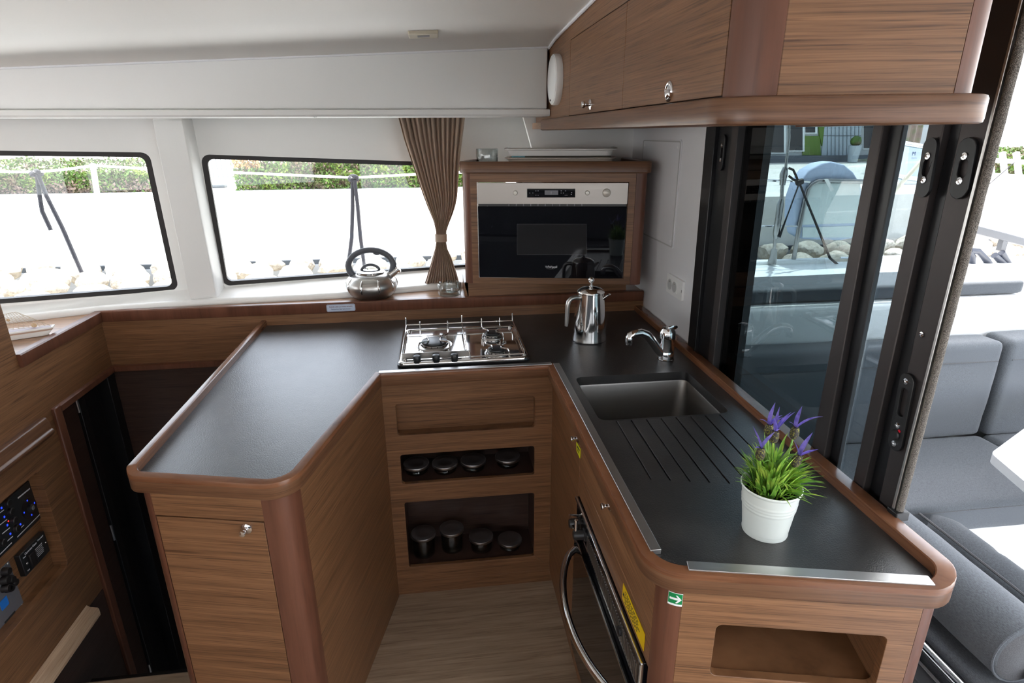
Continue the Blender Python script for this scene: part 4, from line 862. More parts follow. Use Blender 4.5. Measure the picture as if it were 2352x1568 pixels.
body = [mp(0.02, 0, -0.018), mp(WM-0.03, 0, -0.018), V((0.785, 2.30, 0)), V((0.785, 2.56, 0)), V((0.175, 2.56, 0))]
b = MB(); b.prism(body, ZB0, ZB0+0.012); b.build('floor_board', M['veneer'], mc)
b = MB(); b.prism(body, ZB1+0.012, ZB1+0.028); b.build('top_board', M['mahogany'], mc)
bp = rpoly([V((0.17, 2.57, 0)), a_, b_, V((0.803, 2.57, 0))], [0, 0.036, 0.012, 0], 8)
lipp = lambda i: [(-0.012, ZB1), (0.008, ZB1), (0.011, ZB1+0.004), (0.011, ZB1+0.038), (0.008, ZB1+0.043), (-0.008, ZB1+0.043), (-0.012, ZB1+0.040)]
b = MB(); sweep(b, bp, lipp); b.build('raised_lip', M['railwood'], mc, sharp=33)
xb1 = ony(1437, 664, 2.356).x
b = MB(); b.box(0.096, xb1, 2.352, 2.368, ZL-0.004, ZB0); b.box(0.096, 0.112, 2.352, 2.52, ZL-0.004, ZB0); b.build('plinth', M['veneer'], mc, bev=0.001)
# microwave oven
mw = thing('microwave_oven', 'built in microwave oven with brushed steel control strip and black glass door', 'microwave', mp(WM/2, zo0))
zs0 = mq(1270, 468).z; zs1 = mq(1270, 473.5).z
b = MB(); b.ext([mp(so0, zs0, 0.004), mp(so1, zs0, 0.004), mp(so1, zo1, 0.004), mp(so0, zo1, 0.004)], -dn*0.02, [[mq(x, y)+dn*0.004 for x, y in ((1211, 453), (1321, 453), (1321, 433), (1211, 433))]]); b.build('control_strip', M['stripsteel'], mw, bev=0.0008)
b = MB(); b.ext([mq(x, y)+dn*0.0028 for x, y in ((1211, 453), (1321, 453), (1321, 433), (1211, 433))], -dn*0.003); dp = b.build('display_panel', M['blackgloss'], mw)
b = MB(); b.ext([mq(x, y)+dn*0.003 for x, y in ((1251, 447), (1282, 447), (1282, 437), (1251, 437))], -dn*0.0001+dn*0.0003); b.build('display', M['panelgrey'], dp)
b = MB()
for x, y in ((1217, 443), (1224, 443), (1231, 438), (1236, 438), (1231, 448), (1236, 448), (1289, 438), (1299, 438), (1302, 448), (1298, 448), (1313, 442), (1312, 446), (1289, 443), (1294, 443), (1266, 441), (1266, 445)):
    c_ = mq(x, y)+dn*0.0031; b.ext([c_-du*0.0016-Z_*0.0008, c_+du*0.0016-Z_*0.0008, c_+du*0.0016+Z_*0.0008, c_-du*0.0016+Z_*0.0008], dn*0.0003)
b.build('print', M['inkwhite'], dp)
for x, y, r in ((1184, 442.5, 0.0085), (1349, 442.5, 0.0085), (1393, 442.5, 0.0150)):
    c_ = mq(x, y)+dn*0.004; b = MB(); b.lathe([(r*1.06, 0), (r*1.06, 0.001), (r, 0.002), (r*0.98, 0.007), (r*0.8, 0.009), (0.0001, 0.0095)], c_, dn, 28); b.build('control_knob', M['knobcream'], mw)
b = MB(); b.ext([mp(so0+0.002, zs1, -0.006), mp(so1-0.002, zs1, -0.006), mp(so1-0.002, zs0, -0.006), mp(so0+0.002, zs0, -0.006)], -dn*0.004); b.build('vent_gap', M['black'], mw)
b = MB()
for k in range(11): b.ext([mp(so0+0.12+k*0.028, zs1+0.001, -0.005), mp(so0+0.123+k*0.028, zs1+0.001, -0.005), mp(so0+0.123+k*0.028, zs0-0.001, -0.005), mp(so0+0.12+k*0.028, zs0-0.001, -0.005)], dn*0.006)
b.build('vent_slot', M['panelgrey'], mw)
b = MB(); b.ext([mp(so0+0.001, zo0, 0.006), mp(so1-0.001, zo0, 0.006), mp(so1-0.001, zs1, 0.006), mp(so0+0.001, zs1, 0.006)], -dn*0.02); dd = b.build('glass_door', M['blackgloss'], mw, bev=0.001)
wl = [mq(x, y)+dn*0.0063 for x, y in ((1188, 584), (1347, 584), (1347, 514), (1188, 514))]
b = MB(); b.ext(wl, dn*0.0002); b.build('door_window', mat('smoky mesh window', (0.022, 0.021, 0.022), 0.06), dd)
b = MB()
for i in range(64):
    for e in ((wl[0], wl[1]), (wl[3], wl[2])):
        c_ = e[0]+(e[1]-e[0])*((i+0.5)/64)+dn*0.0003; b.ext([c_-du*0.0006-Z_*0.0006, c_+du*0.0006-Z_*0.0006, c_+du*0.0006+Z_*0.0006, c_-du*0.0006+Z_*0.0006], dn*0.0001)
for i in range(28):
    for e in ((wl[0], wl[3]), (wl[1], wl[2])):
        c_ = e[0]+(e[1]-e[0])*((i+0.5)/28)+dn*0.0003; b.ext([c_-du*0.0006-Z_*0.0006, c_+du*0.0006-Z_*0.0006, c_+du*0.0006+Z_*0.0006, c_-du*0.0006+Z_*0.0006], dn*0.0001)
b.build('dot_border', M['panelgrey'], dd, smooth=False)
text('Whirlpool', 0.013, mq(1266, 612)+dn*0.0065, du, Z_, M['inkwhite'], dd, spacing=0.88)
c_ = mq(1266, 612)+dn*0.0065; b = MB(); b.tube([c_+du*0.020*math.cos(t)+Z_*0.0085*math.sin(t)+du*0.002*math.sin(t) for t in [R(200)+R(190)*i/16 for i in range(17)]], 0.0003, 5); b.build('logo_swoosh', M['inkwhite'], dd)
# trays, card and tumbler on top of the microwave cabinet
def tray(cs, cn, z0, hgt, L, D, label, material, flare, grip=True):
    c_ = mp(cs, z0, -cn); b = MB(); secs = []
    for l_, d_, z, r in ((L-2*flare, D-2*flare, 0.0, 0.03), (L-0.024, D-0.024, hgt-0.003, 0.04), (L, D, hgt, 0.045), (L, D, hgt+0.0025, 0.045), (L-0.026, D-0.026, hgt+0.001, 0.04), (L-2*flare-0.004, D-2*flare-0.004, 0.003, 0.03)):
        ring = rrect(c_+V((0, 0, z)), du, dn, l_, d_, r, 6)
        if grip and z > hgt-0.001:
            ring = [p+Z_*(0.010*max(0, (abs((p-c_).dot(du))-(L/2-0.05))/0.05)**2*max(0, 1-(abs((p-c_).dot(dn))/(D*0.36))**4)) for p in ring]
        secs.append(ring)
    b.strip(secs); return tag(b.build('serving_tray', material, sharp=50), label, 'tray')
trs = (mq(1280, 372)-a_).dot(du)+0.012
tray(trs, 0.135, ZB1+0.0285, 0.024, 0.43, 0.24, 'beige serving tray at the bottom of the pair on the microwave cabinet', M['traybeige'], 0.022, False)
tray(trs, 0.135, ZB1+0.0615, 0.022, 0.43, 0.24, 'white serving tray with raised grips stacked on top of the beige tray', M['traywhite'], 0.020)
b = MB(); b.ext([mp(trs-0.185, ZB1+0.0568, -0.03), mp(trs+0.19, ZB1+0.0568, -0.03), mp(trs+0.19, ZB1+0.0568, -0.235), mp(trs-0.185, ZB1+0.0568, -0.235)], (0, 0, 0.0042)); cf = tag(b.build('folder', M['olive']), 'thin dark olive folder with a teal corner between the two trays', 'folder')
b = MB(); b.ext([mp(trs-0.186, ZB1+0.0567, -0.0295), mp(trs-0.135, ZB1+0.0567, -0.0295), mp(trs-0.135, ZB1+0.0567, -0.08), mp(trs-0.186, ZB1+0.0567, -0.08)], (0, 0, 0.0044)); b.build('teal_corner', M['teal'], cf)
gq_ = ony(1119, 368, 2.46); cyl_glass(V((gq_.x, 2.46, ZB1+0.0285)), 0.044, 0.058, 0.0025, 0.006, 'glass_tumbler', 'short clear glass tumbler beside the trays on the microwave cabinet', 'glass')
# ------------------------------------------------------------------ curtain
def cl(t, pts):
    for (t0, v0), (t1, v1) in zip(pts, pts[1:]):
        if t <= t1: return v0+(v1-v0)*(t-t0)/(t1-t0)
    return pts[-1][1]
yc = 2.545; ct = thing('curtain', 'tan pleated curtain gathered by a tieback beside the microwave cabinet', 'curtain', (-0.02, yc, 1.0))
prL = [(268, 914), (320, 928), (370, 945), (410, 959), (450, 973), (480, 985), (505, 996), (530, 1002), (552, 1003), (570, 1000), (590, 994), (620, 985), (657, 974)]; prR = [(268, 1067), (320, 1061), (370, 1055), (410, 1052), (450, 1050), (470, 1046), (490, 1040), (510, 1032), (530, 1025), (552, 1024), (570, 1027), (590, 1036), (620, 1046), (657, 1057)]
rows = []; nr = 60; nc = 110
for i in range(nr):
    py = 262+(657-262)*i/(nr-1); xl = ony(cl(max(py, 268), prL), py, yc); xr = ony(cl(max(py, 268), prR), py, yc); wd = xr.x-xl.x; row = []
    if py < 268.5: xl.z += 0.0
    for j in range(nc):
        u_ = j/(nc-1); ph = u_*2*math.pi*13; am = 0.013*min(1, wd/0.16)+0.004
        z = (xl.z+xr.z)/2+(0.008*(0.5-u_) if py > 640 else 0)
        row.append(V((xl.x+wd*(u_+0.008*math.sin(ph*1.0+1.3)), yc+am*math.sin(ph)+0.4*am*math.sin(ph*0.37+2)+0.012*math.cos((u_-0.5)*3.0)-0.012, z)))
    rows.append(row)
top = [p+V((0, 0, 0.045)) for p in rows[0]]
b = MB(); b.strip([top]+rows, closed=False); o = b.build('cloth', M['curtain'], ct, sharp=180); q = o.modifiers.new('s', 'SOLIDIFY'); q.thickness = 0.0015
tb0, tb1 = ony(1000, 546, yc), ony(1026, 546, yc); cxb = (tb0.x+tb1.x)/2; rb = (tb1.x-tb0.x)/2
b = MB(); secs = []
for z in (-0.016, -0.015, 0.015, 0.016):
    secs.append([V((cxb+math.cos(t)*(rb+0.001), yc-0.004+math.sin(t)*0.020, tb0.z+z)) for t in [2*math.pi*i/20 for i in range(20)]])
b.strip(secs); b.build('tieback', M['curtain'], ct, bev=0.001)
# ------------------------------------------------------------------ overhead cabinet
XO = 0.400
oE, oF, oG, oH = V((XO, 2.42, 0)), V((XO, 0.797, 0)), V((0.700, 0.7265, 0)), V((0.700, 1.1, 0))
oh = thing('overhead_cabinet', 'walnut overhead cabinet with two doors and rounded corner posts near the door', 'cabinet', (0.55, 1.5, 1.62))
aF, f0, f1 = corner(oE, oF, oG, 0.060); aG, g0, g1 = corner(oF, oG, oH, 0.035); dO = (oG-oF).normalized(); nO = V((dO.y, -dO.x, 0)); ZTOP = 2.0
wq_ = lambda px, py: onx(px, py, XO)
post(aF, f0, f1, -X_, nO, 0.012, 1.652, ZTOP).build('corner_post', M['mahogany'], oh); post(aG, g0, g1, nO, X_, 0.012, 1.652, ZTOP).build('corner_post', M['mahogany'], oh)
b = MB(); b.prism([f1+nO*0.0, g0+nO*0.0, g0-nO*0.016, f1-nO*0.016], 1.652, ZTOP); b.build('end_panel', M['veneer'], oh, bev=0.0015)
b = MB(); b.prism([oH, V((0.84, 1.1, 0)), V((0.84, 2.56, 0)), V((XO+0.02, 2.56, 0)), V((XO+0.02, 0.86, 0)), V((0.46, 0.82, 0)), V((0.68, 0.77, 0)), V((0.685, 1.1, 0))], 1.652, ZTOP); b.build('carcass', M['veneer'], oh)
b = MB(); b.box(0.684, 0.700, g1.y, 1.1, 1.652, ZTOP); b.build('end_side', M['veneer'], oh)
D1a, D1b = wq_(1309, 178).y, wq_(1434.5, 130).y; zb_o = (wq_(1310, 263).z+wq_(1708, 221).z)/2+0.001; zt1 = wq_(1310, 93).z; zt2 = zt1-0.003
def dpan(y0_, y1_, z0_, z1_, name, z1b=None):
    b = MB(); b.ext([V((XO, y0_, z0_)), V((XO, y1_, z0_)), V((XO, y1_, z1_)), V((XO, y0_, z1b or z1_))], (0.016, 0, 0)); return b.build(name, M['veneer'], oh, bev=0.0008)
dpan(f0.y, 2.42, zt1+0.002, ZTOP, 'upper_panel'); dpan(D1a+0.001, 2.42, 1.652, zt1+0.002, 'back_panel')
od = dpan(D1b+0.0008, D1a-0.001, zb_o, zt1, 'cabinet_door'); knob(od, wq_(1357, 240), -X_, 1.0)
od = dpan(f0.y+0.004, D1b-0.0008, zb_o, zt1, 'cabinet_door'); kp_ = wq_(1538, 210); b = MB(); b.lathe([(0.0165, 0), (0.0165, 0.002), (0.0135, 0.004), (0.0115, 0.0035), (0.010, 0.002), (0.0001, 0.002)], kp_, -X_, 28); b.ball(kp_+V((-0.004, 0, -0.004)), (0.004, 0.0085, 0.0075), 10); b.build('knob', M['chrome'], od)
b = MB(); b.box(XO+0.010, XO+0.017, f0.y, D1a+0.002, 1.652, zt1+0.004); b.build('door_rebate', M['rubber'], oh)
rpth = rpoly([V((XO, 2.205, 0)), oF, oG, oH], [0, 0.060, 0.038, 0], 9)
rpf = lambda i: [(-0.03, 1.6225), (0.017, 1.6225), (0.021, 1.6245), (0.022, 1.629), (0.022, 1.653), (0.020, 1.657), (0.016, 1.6585), (-0.02, 1.6585)]
b = MB(); sweep(b, rpth, rpf); b.build('bottom_rail', M['railwood'], oh, sharp=33)
b = MB(); b.prism([V((XO+0.005, 2.2, 0)), V((XO+0.005, 0.83, 0)), V((0.69, 0.765, 0)), V((0.69, 1.1, 0)), V((0.84, 1.1, 0)), V((0.84, 2.56, 0)), V((XO+0.005, 2.56, 0))], 1.6285, 1.652); b.build('bottom_board', M['veneer_top'], oh)
b = MB(); b.tube([V((XO-0.004, y, zc(XO, y)-0.003)) for y in (2.156, 2.05, 1.95, 1.8, 1.6, 1.4, 1.2, 1.0, 0.8)], 0.005, 8); struct(b.build('trim_11', M['wallwhite']))
# round speaker
sc_ = wq_(1279, 185); spc = V((XO, (wq_(1265, 185).y+wq_(1289, 185).y)/2-0.045, sc_.z)); rs_ = (wq_(1277, 128).z-wq_(1277, 243).z)/2
spk = thing('wall_speaker', 'round white speaker disc on the overhead cabinet beside the beam', 'speaker', spc+V((0, 0, -rs_)))
b = MB(); b.lathe([(rs_*0.99, 0), (rs_, 0.003), (rs_, 0.016), (rs_*0.975, 0.020), (rs_*0.94, 0.021)], spc, -X_, 48); b.build('rim', M['whiteplastic'], spk)
b = MB(); b.lathe([(rs_*0.945, 0.0208), (rs_*0.93, 0.0225), (rs_*0.5, 0.0245), (0.0001, 0.025)], spc, -X_, 48); gr_ = b.build('grille', M['whiteplastic'], spk)
b = MB(); b.obox(spc+V((-0.0235, 0.012, -rs_*0.80)), (0.001, 0.016, 0.005), X_, Y_); b.build('badge', M['inkblack'], gr_)
# ceiling fitting
d = ray(972, 75); t = 0.8
for _ in range(60): p = EYE+d*t; t += (zc(p.x, p.y)-p.z)/d.z*0.6
p = EYE+d*t; lf = thing('ceiling_latch', 'small cream plastic fitting with a grey slot on the ceiling', 'ceiling fitting', p)
ux = V((1, 0.05, 0.044)).normalized(); uy = V((0, 1, -0.06)).normalized(); uz = ux.cross(uy)
b = MB(); b.obox(p-uz*0.004, (0.085, 0.060, 0.011), ux, uy, uz); b.build('plate', M['cream'], lf, bev=0.003)
b = MB(); b.obox(p-uz*0.0097, (0.034, 0.022, 0.001), ux, uy, uz); b.build('slot', M['greyhole'], lf)
# access panel and socket on the right wall
q = [onx(x, y, 0.85) for x, y in ((1474, 318), (1566, 321), (1550, 565), (1471, 543))]; yy0 = (q[1].y+q[2].y)/2; yy1 = (q[0].y+q[3].y)/2; zz1 = (q[0].z+q[1].z)/2; zz0 = (q[2].z+q[3].z)/2
ap_ = thing('access_panel', 'white screwed access panel on the wall right of the microwave cabinet', 'panel', (0.85, (yy0+yy1)/2, zz0))
b = MB(); b.ext(rrect((0.8498, (yy0+yy1)/2, (zz0+zz1)/2), Y_, Z_, yy1-yy0, zz1-zz0, 0.012), (-0.004, 0, 0)); b.build('cover', M['wallwhite'], ap_, bev=0.0015)
b = MB(); b.ext(rrect((0.8456, (yy0+yy1)/2, (zz0+zz1)/2), Y_, Z_, yy1-yy0-0.008, zz1-zz0-0.008, 0.010), (-0.0012, 0, 0), [rrect((0.8456, (yy0+yy1)/2, (zz0+zz1)/2), Y_, Z_, yy1-yy0-0.018, zz1-zz0-0.018, 0.008)]); b.build('edge_bead', M['bead'], ap_)
for sy in (yy0+0.025, yy1-0.025):
    for sz in (zz0+0.025, zz1-0.025):
        b = MB(); b.lathe([(0.0055, 0), (0.0055, 0.0012), (0.003, 0.002), (0.0001, 0.002)], (0.8458, sy, sz), -X_, 14); b.build('screw', M['whiteplastic'], ap_)
q = [onx(x, y, 0.85) for x, y in ((1538, 627), (1575, 645), (1570, 693), (1536, 667))]; yy0 = (q[1].y+q[2].y)/2; yy1 = (q[0].y+q[3].y)/2; zz1 = (q[0].z+q[1].z)/2; zz0 = (q[2].z+q[3].z)/2; ym = (yy0+yy1)/2; zm = (zz0+zz1)/2
ou = thing('wall_socket', 'white double wall socket with two round outlets beside the sliding door', 'socket', (0.85, ym, zz0))
b = MB(); b.ext(rrect((0.8495, ym, zm), Y_, Z_, yy1-yy0, zz1-zz0, 0.004), (-0.009, 0, 0)); b.build('plate', M['whiteplastic'], ou, bev=0.0015)
hw = (yy1-yy0)*0.60; ymi = ym+(yy1-yy0)*0.10; ins = rrect((0.8402, ymi, zm), Y_, Z_, hw, (zz1-zz0)*0.60, 0.003)
b = MB(); b.ext(ins, (-0.002, 0, 0)); b.build('insert', M['whiteplastic'], ou, bev=0.0005)
for s_ in (-1, 1):
    c_ = V((0.8380, ymi+s_*hw*0.25, zm)); b = MB(); b.lathe([(hw*0.225, 0), (hw*0.225, 0.0012), (hw*0.20, 0.0012), (hw*0.19, 0.0002), (0.0001, 0.0002)], c_, -X_, 24); so = b.build('outlet', mat('socket well', (0.52, 0.51, 0.49), 0.5) if s_ < 0 else M['cream'], ou)
    so.data.materials[0] = M['bead']
    b = MB(); b.lathe([(0.0026, 0), (0.0026, 0.003), (0.0001, 0.0032)], c_+V((-0.0002, 0, hw*0.13)), -X_, 10); b.build('pin', M['steel'], so)
b = MB(); b.box(0.8395, 0.8405, yy0+0.0035, yy0+0.0045, zm-0.006, zm+0.004); b.build('side_slot', M['inkblack'], ou)
# ------------------------------------------------------------------ navigation console on the left
XC = -1.293
co = thing('navigation_console', 'walnut console on the left with a recessed instrument box and handhold', 'console', (XC, 1.4, -1.0))
lq = lambda px, py, x=XC: onx(px, py, x)
hy0, hy1, hz0, hz1 = 0.95, 1.812, 0.246, 0.613
b = MB(); b.ext([V((XC, y, z)) for y, z in ((0.40, 0.034), (1.945, 0.034), (1.945, 0.745), (2.338, 0.745), (2.338, 0.945), (1.862, 0.945), (1.862, 1.55), (0.40, 1.55))], (-0.02, 0, 0), [[V((XC, y, z)) for y, z in [(p.y, p.z) for p in rrect((XC, (hy0+hy1)/2, (hz0+hz1)/2), Y_, Z_, hy1-hy0, hz1-hz0, 0.018)]]]); b.build('front_panel', M['veneer'], co, bev=0.001)
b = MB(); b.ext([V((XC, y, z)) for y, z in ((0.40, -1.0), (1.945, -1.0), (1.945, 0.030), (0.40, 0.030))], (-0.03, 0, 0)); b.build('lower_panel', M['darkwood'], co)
XR = -1.338
b = MB(); b.box(XR-0.012, XR, hy0-0.01, hy1+0.01, hz0-0.01, hz1+0.01); b.box(XR, XC-0.019, hy1+0.001, hy1+0.008, hz0-0.01, hz1+0.01); b.box(XR, XC-0.019, hy0-0.008, hy0, hz0-0.01, hz1+0.01); b.box(XR, XC-0.019, hy0, hy1+0.001, hz0-0.008, hz0-0.0005); b.box(XR, XC-0.019, hy0, hy1+0.001, hz1+0.0005, hz1+0.008); b.build('instrument_box', M['veneer'], co)
b = MB(); hA, hB = lq(92, 957), lq(105, 1003); hzt, hzb = hA.z+0.0, hB.z-0.002; yend = 1.882
b.strip([[V((XC+o, y, z)) for o, z in ((-0.004, hzt-0.004), (0.012, hzt), (0.020, hzt-0.003), (0.026, hzt-0.022), (0.026, hzt-0.040), (0.033, hzt-0.044), (0.034, hzt-0.052), (0.024, hzb+0.008), (0.006, hzb), (-0.004, hzb))] for y in (0.4, yend-0.006, yend)]); b.build('handhold', M['railwood'], co, bev=0.002)
b = MB(); b.strip([[V((XC+o, y, z)) for o, z in ((-0.01, 0.060), (0.010, 0.042), (0.034, 0.036), (0.037, 0.030), (0.037, 0.004), (0.030, 0.000), (-0.01, 0.000))] for y in (0.4, 1.838)]); b.build('pull_ledge', M['lightwood'], co, bev=0.0015)
rq = lambda px, py: onx(px, py, XR+0.002)
def cp4(l): return [rq(0.2552*x, 1080+0.2552*y) for x, y in l]
def rectfit(q, ymin=None): ys_ = [p.y for p in q]; zs_ = [p.z for p in q]; return ys_, zs_
ip = thing('instrument_panel', 'black instrument panel with blue backlit buttons in the console box', 'instrument panel', rq(60, 1180))
tr_, br_ = cp4([(310, 40), (400, 385)]); py1 = (tr_.y+br_.y)/2; pz1, pz0 = tr_.z, br_.z
pz0 = (pz0+rq(0, 1279).z)/2
b = MB(); b.box(XR+0.0005, XR+0.006, 1.12, py1, pz0, pz1); b.build('face_plate', M['blackgloss'], ip, bev=0.001).data.materials[0] = M['black']
XI = XR+0.006
iq = lambda x, y: onx(0.2552*x, 1080+0.2552*y, XI)
dc = iq(262, 338); b = MB(); b.lathe([(0.034, 0), (0.034, 0.001), (0.033, 0.0015), (0.0001, 0.0015)], dc, X_, 32); di = b.build('dial_ring', M['rubber'], ip)
b = MB(); b.lathe([(0.0125, 0.001), (0.0125, 0.010), (0.010, 0.012), (0.0001, 0.012)], dc, X_, 24); b.build('dial_knob', M['black'], di)
b = MB(); b.lathe([(0.007, 0.012), (0.006, 0.0135), (0.0001, 0.014)], dc, X_, 20); b.build('dial_cap', M['panelgrey'], di)
b = MB()
for x, y in ((240, 272), (305, 292), (212, 380), (280, 400)): b.obox(iq(x, y)+V((0.0018, 0, 0)), (0.0006, 0.0038, 0.0050), X_, Y_)
b.build('blue_lights', M['ledblue'], di)
for x, y in ((182, 485), (92, 570), (65, 492), (38, 418), (12, 338)):
    b = MB(); b.obox(iq(x, y)+V((0.0006, 0, 0)), (0.001, 0.0050, 0.0058), X_, Y_); bb = b.build('lit_button', M['ledblue'], ip)
b = MB(); b.lathe([(0.0026, 0), (0.002, 0.0012), (0.0001, 0.0014)], iq(75, 457), X_, 12); b.build('red_light', M['ledred'], ip)
for x, y in ((60, 295), (85, 370), (115, 450), (140, 522), (15, 650)):
    b = MB(); b.lathe([(0.0115, 0), (0.011, 0.008), (0.009, 0.010), (0.0001, 0.010)], iq(x, y), X_, 20); b.build('round_button', M['rubber'], ip)
b = MB()
def bar(p, q, w_=0.0012): d_ = (q-p); n_ = V((0, -d_.z, d_.y)).normalized()*w_; b.ext([p-n_, q-n_, q+n_, p+n_], (0.0006, 0, 0))
for l in (((160, 250), (268, 162)), ): bar(iq(*l[0]), iq(*l[1]), 0.0022)
for l in (((55, 645), (115, 592)), ((175, 528), (215, 490)), ((0, 755), (105, 650)), ((155, 600), (375, 378)), ((0, 380), (35, 355)), ((0, 490), (62, 440)), ((20, 570), (88, 515))): bar(iq(*l[0]), iq(*l[1]))
b.build('print', M['inkwhite'], ip, smooth=False)
gn = thing('generator_control', 'small black generator control box with a rocker switch below the instrument panel', 'control box', rq(68, 1280))
q = cp4([(120, 775), (345, 555), (412, 720), (190, 955)]); gy0 = (q[0].y+q[3].y)/2; gy1 = (q[1].y+q[2].y)/2; gz1 = (q[0].z+q[1].z)/2; gz0 = (q[2].z+q[3].z)/2
b = MB(); b.box(XR+0.0005, XR+0.018, gy0, gy1, gz0, gz1); b.build('case', M['black'], gn, bev=0.002)
XG = XR+0.0182; W_ = gy1-gy0; H_ = gz1-gz0
text('Cummins Onan', H_*0.13, (XG, gy0+W_*0.40, gz0+H_*0.86), Y_, Z_, M['inkwhite'], gn, spacing=0.9); text('Generator', H_*0.10, (XG, gy0+W_*0.80, gz0+H_*0.88), Y_, Z_, M['inkwhite'], gn, spacing=0.9); text('Start', H_*0.08, (XG, gy0+W_*0.13, gz0+H_*0.78), Y_, Z_, M['inkwhite'], gn); text('Stop', H_*0.08, (XG, gy0+W_*0.13, gz0+H_*0.16), Y_, Z_, M['inkwhite'], gn)
b = MB(); b.obox((XG+0.003, gy0+W_*0.34, gz0+H_*0.42), (0.007, W_*0.22, H_*0.58), X_, Y_); b.build('rocker_switch', M['rubber'], gn, bev=0.002)
b = MB()
for k in range(6): b.obox((XG, gy0+W_*0.66, gz0+H_*(0.64-0.075*k)), (0.0005, W_*(0.28-0.02*(k % 3)), H_*0.022), X_, Y_)
b.build('print', M['inkwhite'], gn)
b = MB(); b.lathe([(0.004, 0), (0.003, 0.002), (0.0001, 0.002)], (XG, gy0+W_*0.15, gz0+H_*0.45), X_, 12); b.lathe([(0.003, 0), (0.002, 0.0015), (0.0001, 0.0015)], (XG, gy1-W_*0.07, gz0+H_*0.5), X_, 12); b.build('screw', M['steel'], gn)
el = thing('electrical_plate', 'grey electrical plate with black sockets and a blue display at the left edge', 'electrical panel', rq(20, 1370))
q = cp4([(75, 815), (212, 1205), (30, 1415)]); ey1 = (q[0].y+q[1].y)/2; ez1 = q[0].z; ez0 = (q[1].z+q[2].z)/2
b = MB(); b.box(XR+0.0005, XR+0.004, ey1-0.20, ey1, ez0, ez1); b.build('plate', M['panelgrey'], el, bev=0.001)
eqp = lambda x, y: onx(0.2552*x, 1080+0.2552*y, XR+0.0045)
for x, y in ((30, 910), (70, 985), (30, 1060), (60, 1060), (95, 1010), (20, 990)):
    b = MB(); b.lathe([(0.013, 0), (0.012, 0.014), (0.010, 0.018), (0.0001, 0.018)], eqp(x, y), X_, 16); b.build('round_socket', M['rubber'], el)
b = MB(); c_ = eqp(38, 1195); b.obox(c_, (0.002, 0.030, 0.030), X_, Y_); b.build('blue_display', M['lcd'], el)
b = MB(); c_ = eqp(90, 1320); b.obox(c_, (0.002, 0.045, 0.006), X_, Y_); b.build('cable_slot', M['inkblack'], el)
for x, y in ((78, 830), (205, 1200), (38, 1405)):
    b = MB(); b.lathe([(0.003, 0), (0.002, 0.0015), (0.0001, 0.0015)], eqp(x, y)+V((0, -0.004, 0)), X_, 10); b.build('screw', M['steel'], el)
# model sailing boat on the ledge
T_ = onz(111, 768, ZL); hdv = V((-0.93, -0.36, 0)).normalized(); hs = V((-hdv.y, hdv.x, 0)); 
sb = thing('model_sailboat', 'small white model sailboat with a shell decorated net on the ledge by the left window', 'model boat', T_+hdv*0.1)
def hull(z0, z1, w0, w1, f0_, f1_):
    b = MB(); secs = []
    for i in range(13):
        t = i/12; x = t*0.21; wf = math.sin(math.pi*min(1, 0.10+t*0.55))**0.6
        r0 = 0.0; secs.append([T_+hdv*(x*1.0+f)+hs*(sgn*w_*wf)+V((0, 0, z-ZL)) + V((0, 0, 0)) for f, sgn, w_, z in ((f0_*(1-t), -1, w0, z0), (f0_*(1-t), 1, w0, z0), (f1_*(1-t), 1, w1, z1), (f1_*(1-t), -1, w1, z1))])
    b.strip(secs); return b
hull(ZL+0.0005, ZL+0.018, 0.020, 0.026, 0.0, -0.016).build('hull', M['hullwhite'], sb, bev=0.001)
hull(ZL+0.018, ZL+0.024, 0.0265, 0.028, -0.0165, -0.020).build('stripe', M['tanpaint'], sb)
hull(ZL+0.024, ZL+0.029, 0.0285, 0.0285, -0.0205, -0.022).build('gunwale', M['hullwhite'], sb)
hull(ZL+0.0285, ZL+0.0295, 0.024, 0.024, -0.015, -0.015).build('toy_deck', M['toydeck'], sb)
mb_ = T_+hdv*0.115+V((0, 0, 0.029)); b = MB(); b.tube([mb_, mb_+V((-0.02, 0.0, 0.20))], 0.0028, 8); b.build('mast', M['mast'], sb)
P0 = T_+hdv*(-0.012)+V((0, 0, 0.031)); P1 = mb_+V((0, 0, 0.004)); P2 = mb_+V((-0.004, 0, 0.055)); P3 = mb_+hdv*(-0.052)+V((-0.005, 0, 0.060))
b = MB(); b.tube([P0, P3, P2], 0.0009, 5); b.tube([P0, P1], 0.0007, 5)
def np_(u_, v_): return (P1*(1-u_)+P0*u_)*(1-v_)+(P2*(1-u_)+P3*u_)*v_+hs*(0.004*math.sin(3.14*v_))
for k in range(-6, 10):
    for s_ in (1, -1):
        pts = []
        for i in range(9):
            v_ = i/8; u_ = (k+s_*v_*3.2+(0 if s_ > 0 else 3.2))/9
            if 0 <= u_ <= 1: pts.append(np_(u_, v_))
        if len(pts) > 1: b.tube(pts, 0.0005, 4)
b.build('net_sail', M['netting'], sb)
for u_, v_, r in ((0.70, 0.10, 0.0095), (0.30, 0.62, 0.006)):
    b = MB(); c_ = np_(u_, v_)-hs*0.004; b.ball(c_, (r, r*0.4, r*0.8), 8); b.build('shell', M['shell'], sb)
b = MB(); b.ball(mb_+V((-0.006, 0, 0.088))-hs*0.003, (0.010, 0.004, 0.008), 8); b.build('shell', M['shell'], sb)
